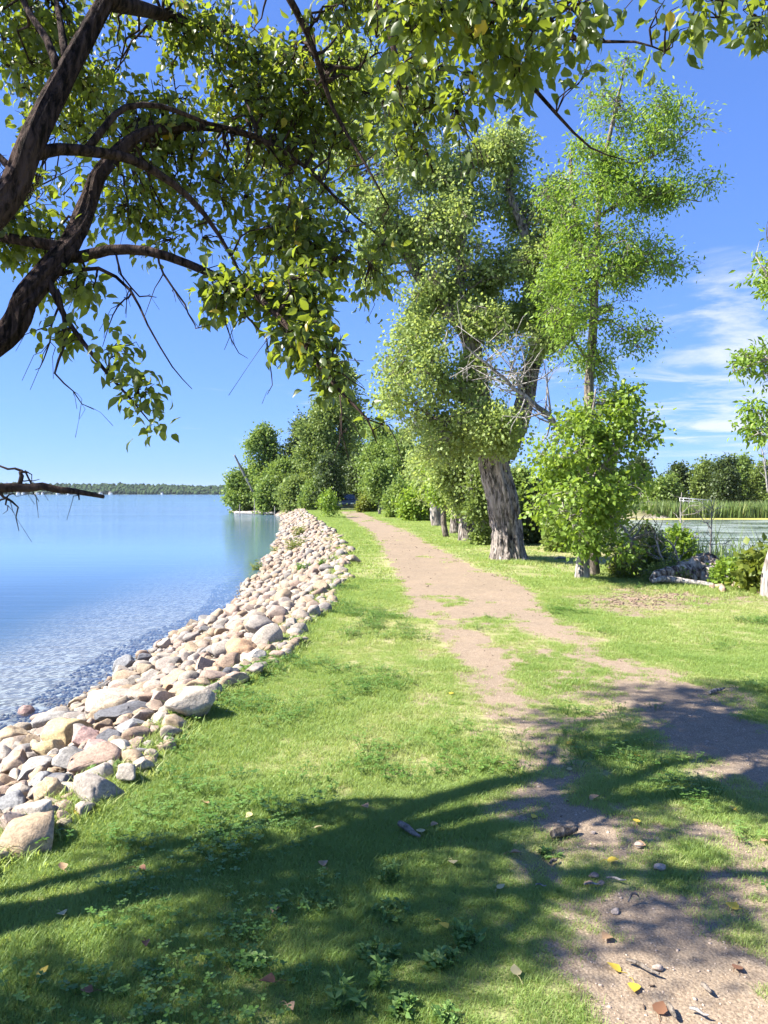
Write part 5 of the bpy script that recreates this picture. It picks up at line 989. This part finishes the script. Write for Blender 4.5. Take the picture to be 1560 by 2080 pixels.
# ---- fallen leaves
m = {}
for nm, c in (('yellow', (.62, .46, .06)), ('pale', (.52, .44, .22)), ('brown', (.22, .11, .06)), ('tan', (.42, .27, .15)), ('dark', (.055, .03, .02))): m[nm] = leaf_mat('fallen_' + nm, [(0, [x * .8 for x in c]), (1, c)], c, .15, .55, .3)
FL = [(1156, 1516, 'yellow', 'yellow leaf highest up the shaded track'), (1293, 1541, 'yellow', 'bright yellow leaf on the shaded grass between the tracks'), (1157, 1566, 'pale', 'pale yellow leaf below the highest one on the shaded track'), (1443, 1550, 'pale', 'pale leaf near the bare track at the right'), (1487, 1650, 'yellow', 'yellow leaf on the grass nearest the right edge'), (1294, 1674, 'yellow', 'yellow leaf on thin grass right of the wooden chunk'), (1084, 1664, 'yellow', 'yellow leaf just above the wooden chunk'), (1245, 1756, 'yellow', 'bright yellow leaf beside the end of the left track'), (1487, 1847, 'yellow', 'flat yellow leaf at right above the bare sand'), (1231, 1911, 'tan', 'tan folded leaf left of the bare sand'), (1247, 1971, 'yellow', 'yellow leaf on the bare sand, second nearest the camera'), (1288, 2012, 'yellow', 'yellow leaf nearest the camera on the sand'),
    (920, 1762, 'pale', 'pale heart shaped leaf with long stem below the grey stick'), (1018, 1812, 'pale', 'kite shaped pale leaf right of the clover'), (1047, 1984, 'pale', 'pale leaf on grass near the bottom centre'), (1048, 1741, 'tan', 'tan leaf in the dappled grass left of the track end'), (903, 1893, 'yellow', 'small yellow leaf beside the tall clover clump'), (647, 1690, 'pale', 'cream leaf on grass left of the grey stick'), (127, 1868, 'pale', 'cream leaf lying in the dark shade at left'), (88, 1986, 'yellow', 'pale yellow leaf at the bottom left'), (212, 1594, 'yellow', 'yellow leaf near the stones'), (157, 1660, 'yellow', 'small yellow leaf below the one by the stones'), (916, 1414, 'yellow', 'lone yellow leaf on the sunny edge of the left track'),
    (126, 1771, 'tan', 'reddish tan leaf at the left edge of the shade'), (543, 2010, 'brown', 'red brown curled leaf at the bottom'), (1342, 2054, 'brown', 'curled rust brown leaf on the sand at the bottom'), (1500, 1972, 'brown', 'crumpled brown leaf on the sand at right'), (296, 1931, 'dark', 'dark curled leaf standing in sunlit grass'), (740, 1649, 'tan', 'pinkish brown leaf above the grey stick'), (656, 1766, 'tan', 'brown leaf in deep shade left of the clover rosette'), (589, 2062, 'tan', 'tan leaf at the bottom edge'), (286, 1777, 'brown', 'brown leaf in the deep shade at left'), (176, 2028, 'brown', 'dull brown leaf low at the bottom left'), (1208, 1628, 'tan', 'tan curled leaf on the left track'), (1300, 1722, 'tan', 'tan leaf right of the track end'), (882, 1685, 'tan', 'light tan leaf right of the grey stick'), (855, 1697, 'pale', 'pale leaf touching the grey stick'), (1015, 1556, 'pale', 'cream leaf on grass left of the shaded track'), (1555, 1716, 'tan', 'tan leaf at the very right edge'), (563, 1862, 'tan', 'two toned tan leaf in the central left shade'), (420, 1640, 'tan', 'tan leaf on open sunny grass'), (505, 1665, 'pale', 'cream leaf on the sunny grass above the shade')]
FLV = np.array([(0, 0, 0), (-.30, .08, .08), (-.46, .34, .16), (-.32, .66, .14), (0, 1.05, .05), (.30, .64, .12), (.45, .32, .18), (.28, .07, .07), (0, .4, 0)], float)
FLT = [(8, 0, 1), (8, 1, 2), (8, 2, 3), (8, 3, 4), (8, 4, 5), (8, 5, 6), (8, 6, 7), (8, 7, 0)]
for (px, py, col, lab) in FL:
    p = Gt(px, py); s = r.uniform(.038, .052) if col in ('yellow', 'pale') else r.uniform(.035, .055); A = Acc(); a = r.uniform(0, 6.28); curl = 1.0 if col in ('yellow', 'pale') else 2.4
    V = FLV * [1, 1, curl * r.uniform(.2, .9)] - [0, .5, 0]; V = V * s
    A.add(V, FLT, None, r.random()); lf = A.build('fallen_leaf', m[col], smooth=True); lf.location = p + [0, 0, .024 - .014 * float(masks(p[0:1], p[1:2])[0][0])]; lf.rotation_euler = (r.normal(.08, .14), r.normal(0, .14), a); tag(lf, lab, 'leaf', 'fallen leaves')
    A = Acc(); tubes(A, np.array([(0, -.5 * s, 0), (.1 * s, -.8 * s, .005), (.3 * s, -1.15 * s, -.004)]), np.array([.0012, .0011, .0009]), 4); A.build('stem', m[col], lf)

# ---- sticks and wood bits
def stick(lab, a, b_, rad, seed, mat='dead', bend=.0, name='stick', dz=.02):
    p, q = Gt(*a), Gt(*b_); p[2] += dz; q[2] += dz; md = (p + q) / 2 + np.array([0, 0, bend]); V, T, Q = log_mesh(np.array([p, p * .6 + q * .4 + [0, .006, bend], p * .3 + q * .7 + [0, -.006, bend], q]), np.array([rad * .8, rad * 1.1, rad * .8, rad * .4]), seed, 12, .55, 30)
    o = obj(name, raw_mesh(name, V - p, np.concatenate(T), np.concatenate(Q), smooth=True), MT[mat], None, p); return tag(o, lab, 'stick', 'sticks lying on the ground')
stick('weathered grey stick lying in the grass at centre', (811, 1684), (853, 1712), .014, 1, 'bark_ash', dz=.03)
stick('cut brown wooden chunk beside the left track', (1122, 1706), (1172, 1694), .02, 2, 'bark_ash', dz=.025)
stick('thin split twig among the wood chips', (1186, 1806), (1222, 1803), .006, 3); stick('long pale splinter right of the wood chips', (1232, 1792), (1272, 1797), .006, 4); stick('slim stick lying across the sand from the grass', (1272, 1960), (1340, 1990), .007, 5, 'bark_ash')
stick('short brown stick low on the sand', (1424, 2010), (1446, 2028), .008, 6, 'bark_ash'); stick('curved little root on the bare soil', (1276, 1842), (1298, 1832), .006, 7, 'bark_pale', .02); stick('bent twig at the bottom right', (1358, 2052), (1372, 2080), .006, 8, 'bark_ash')
stick('small twig left of the wood chips', (1088, 1806), (1110, 1808), .006, 9); stick('grey twig on the shaded track at right', (1440, 1412), (1472, 1402), .012, 10); stick('dark twig beside the wood chips', (1118, 1762), (1132, 1752), .008, 11, 'bark_ash'); stick('pale twig at the lower right corner', (1400, 2060), (1440, 2075), .008, 12)
for k, (px, py, s, lab) in enumerate([(1206, 1783, .022, 'upright dark wood chip'), (1196, 1798, .02, 'flat wood chip left of the upright one'), (1218, 1797, .018, 'wood chip right of the upright one'), (1343, 1766, .03, 'pale stone on the grass below the track end'), (1296, 1720, .028, 'whitish stone at the track end'), (1250, 1856, .02, 'small dark stone by the bare soil'), (1335, 1970, .02, 'grey pebble on the sand'), (1206, 1694, .018, 'small white pebble in the gravel')]):
    p = Gt(px, py); V = rock_shape(ICO2, 950 + k, (s, s * .8, s * .6), .3, 6); o = obj('stone' if 'stone' in lab or 'pebble' in lab else 'wood_chip', raw_mesh('chip', V, ICO2[1], smooth=True), RC['pale'] if 'stone' in lab or 'pebble' in lab else br_, None, p + [0, 0, s * .35]); tag(o, lab, 'stone' if 'stone' in lab or 'pebble' in lab else 'wood chip')

# ---- single weeds in the lawn
def weed(lab, px, py, n, h, ls, seed, T=LEAF, mat='leaf_weed', wpx=60, name='weed', cat='plant', group='weeds in the lawn'):
    rr = np.random.default_rng(seed); b = Gt(px, py); e = empty(name, b, lab, cat, group)
    if name == 'weed': h *= .72; ls *= .78
    A = Acc(); S_ = Acc(); w = wpx * b[1] / F / 2
    for k in range(n):
        a = rr.uniform(0, 6.28); d = w * math.sqrt(rr.random()); root = np.array([d * math.cos(a) * .7, d * math.sin(a) * .7, -.01]); tp = root + [rr.normal(0, .25) * h, rr.normal(0, .25) * h, h * rr.uniform(.5, 1.1)]
        pts, q = resample(np.array([root, (root + tp) / 2 + rr.normal(0, .006, 3), tp]), np.array([.0022, .0018, .001]), h / 4); tubes(S_, pts, q, 4)
        m_ = len(pts); k2 = 2 * m_; i = np.repeat(np.arange(m_), 2); an = rr.uniform(0, 6.28, k2); dv = np.stack([np.cos(an), np.sin(an), rr.uniform(.1, .9, k2)], -1); leaves(A, pts[i], dv, np.stack([0 * an, 0 * an, 1 + 0 * an], -1) + rr.normal(0, .3, (k2, 3)), ls * rr.uniform(.6, 1.2, k2), T, rr.random(k2))
    S_.build('stems', MT[mat], e, kind='stuff'); A.build('leaves', MT[mat], e, smooth=True, kind='stuff'); return e
weed('willow like seedling with narrow leaves at the bottom, left one', 697, 2050, 9, .13, .055, 1, SLIM, wpx=60); weed('willow like seedling with narrow leaves right of the other one', 772, 2010, 6, .14, .055, 2, SLIM, wpx=40)
for k, (px, py, n, h, ls, w, lab) in enumerate([(795, 1795, 22, .10, .026, 46, 'upright bushy weed just below the grey stick'), (940, 1915, 24, .09, .032, 70, 'broad leaved clover clump right of centre'), (895, 1960, 22, .06, .032, 90, 'low clover patch below the tall clover clump'), (770, 1950, 26, .07, .030, 110, 'wide clover patch in deep shade at centre'), (800, 1860, 26, .06, .026, 130, 'spreading clover in the shade above the wide patch'), (650, 1840, 24, .055, .026, 120, 'sunlit clover at the left of the central shade'), (820, 2055, 22, .06, .03, 80, 'clover beside the narrow leaved seedlings'), (510, 1960, 22, .06, .028, 110, 'clover at the lower left edge of the shade'), (560, 1680, 22, .05, .022, 90, 'clover patch at the upper edge of the shade'), (905, 2075, 16, .07, .024, 50, 'feathery weed at the bottom edge'),
    (505, 1370, 26, .11, .05, 40, 'broad green weed at the foot of the white boulder'), (395, 1450, 22, .10, .05, 40, 'leafy weed among the grass edge stones'), (600, 1310, 30, .12, .045, 40, 'dark leafy weed where the stone bank bulges out'), (215, 1570, 26, .08, .045, 90, 'tall leafy weeds beside the pale grey boulder'), (640, 1600, 20, .06, .025, 120, 'fine leaved patch on the sunny lawn'), (370, 1470, 20, .09, .05, 50, 'plantain like weed behind the grass edge stones'), (1120, 1740, 12, .05, .03, 50, 'grassy weed under the wooden chunk'), (60, 1725, 18, .08, .04, 60, 'weed at the foot of the nearest boulder')]): weed(lab, px, py, n, h, ls, 10 + k, LEAF, wpx=w)
for k, (px, py, n, h, ls, w, mt, lab) in enumerate([(602, 1118, 60, .42, .11, 60, 'leaf_yellow', 'yellow green plant clump in the middle of the stone bank'), (608, 1088, 46, .40, .12, 34, 'leaf_yellow', 'smaller yellow green clump beyond the middle one'), (617, 1160, 40, .18, .08, 40, 'leaf_weed', 'low green plants among stones nearer than the yellow clump'), (555, 1128, 20, .3, .1, 24, 'leaf_yellow', 'yellowish tuft at the water edge of the bank'), (520, 1160, 20, .3, .1, 24, 'leaf_yellow', 'yellowish tuft at the water edge, nearer one'), (655, 1150, 22, .16, .08, 30, 'leaf_weed', 'little green plants near the grass side of the bank')]): weed(lab, px, py, n, h, ls, 40 + k, SLIM, mt, w, 'bank_plant', 'plant', 'plants growing in the stone bank')
print('done', len(bpy.data.objects))

# ================================================================== AIR
V, Q = boxv(-4900, 4900, -400, 6300, -6.5, 48)
m = M('haze'); t = NT(m)
pv = t.n('ShaderNodeVolumePrincipled', {'Color': (.80, .88, 1.0, 1), 'Density': .00005}); t.n('ShaderNodeOutputMaterial', {1: pv.outputs[0]})
A = Acc(); A.add(V, None, Q); hz_ = A.build('haze', m, kind='stuff'); tag(hz_, 'thin summer haze in the air over the lake', 'haze')
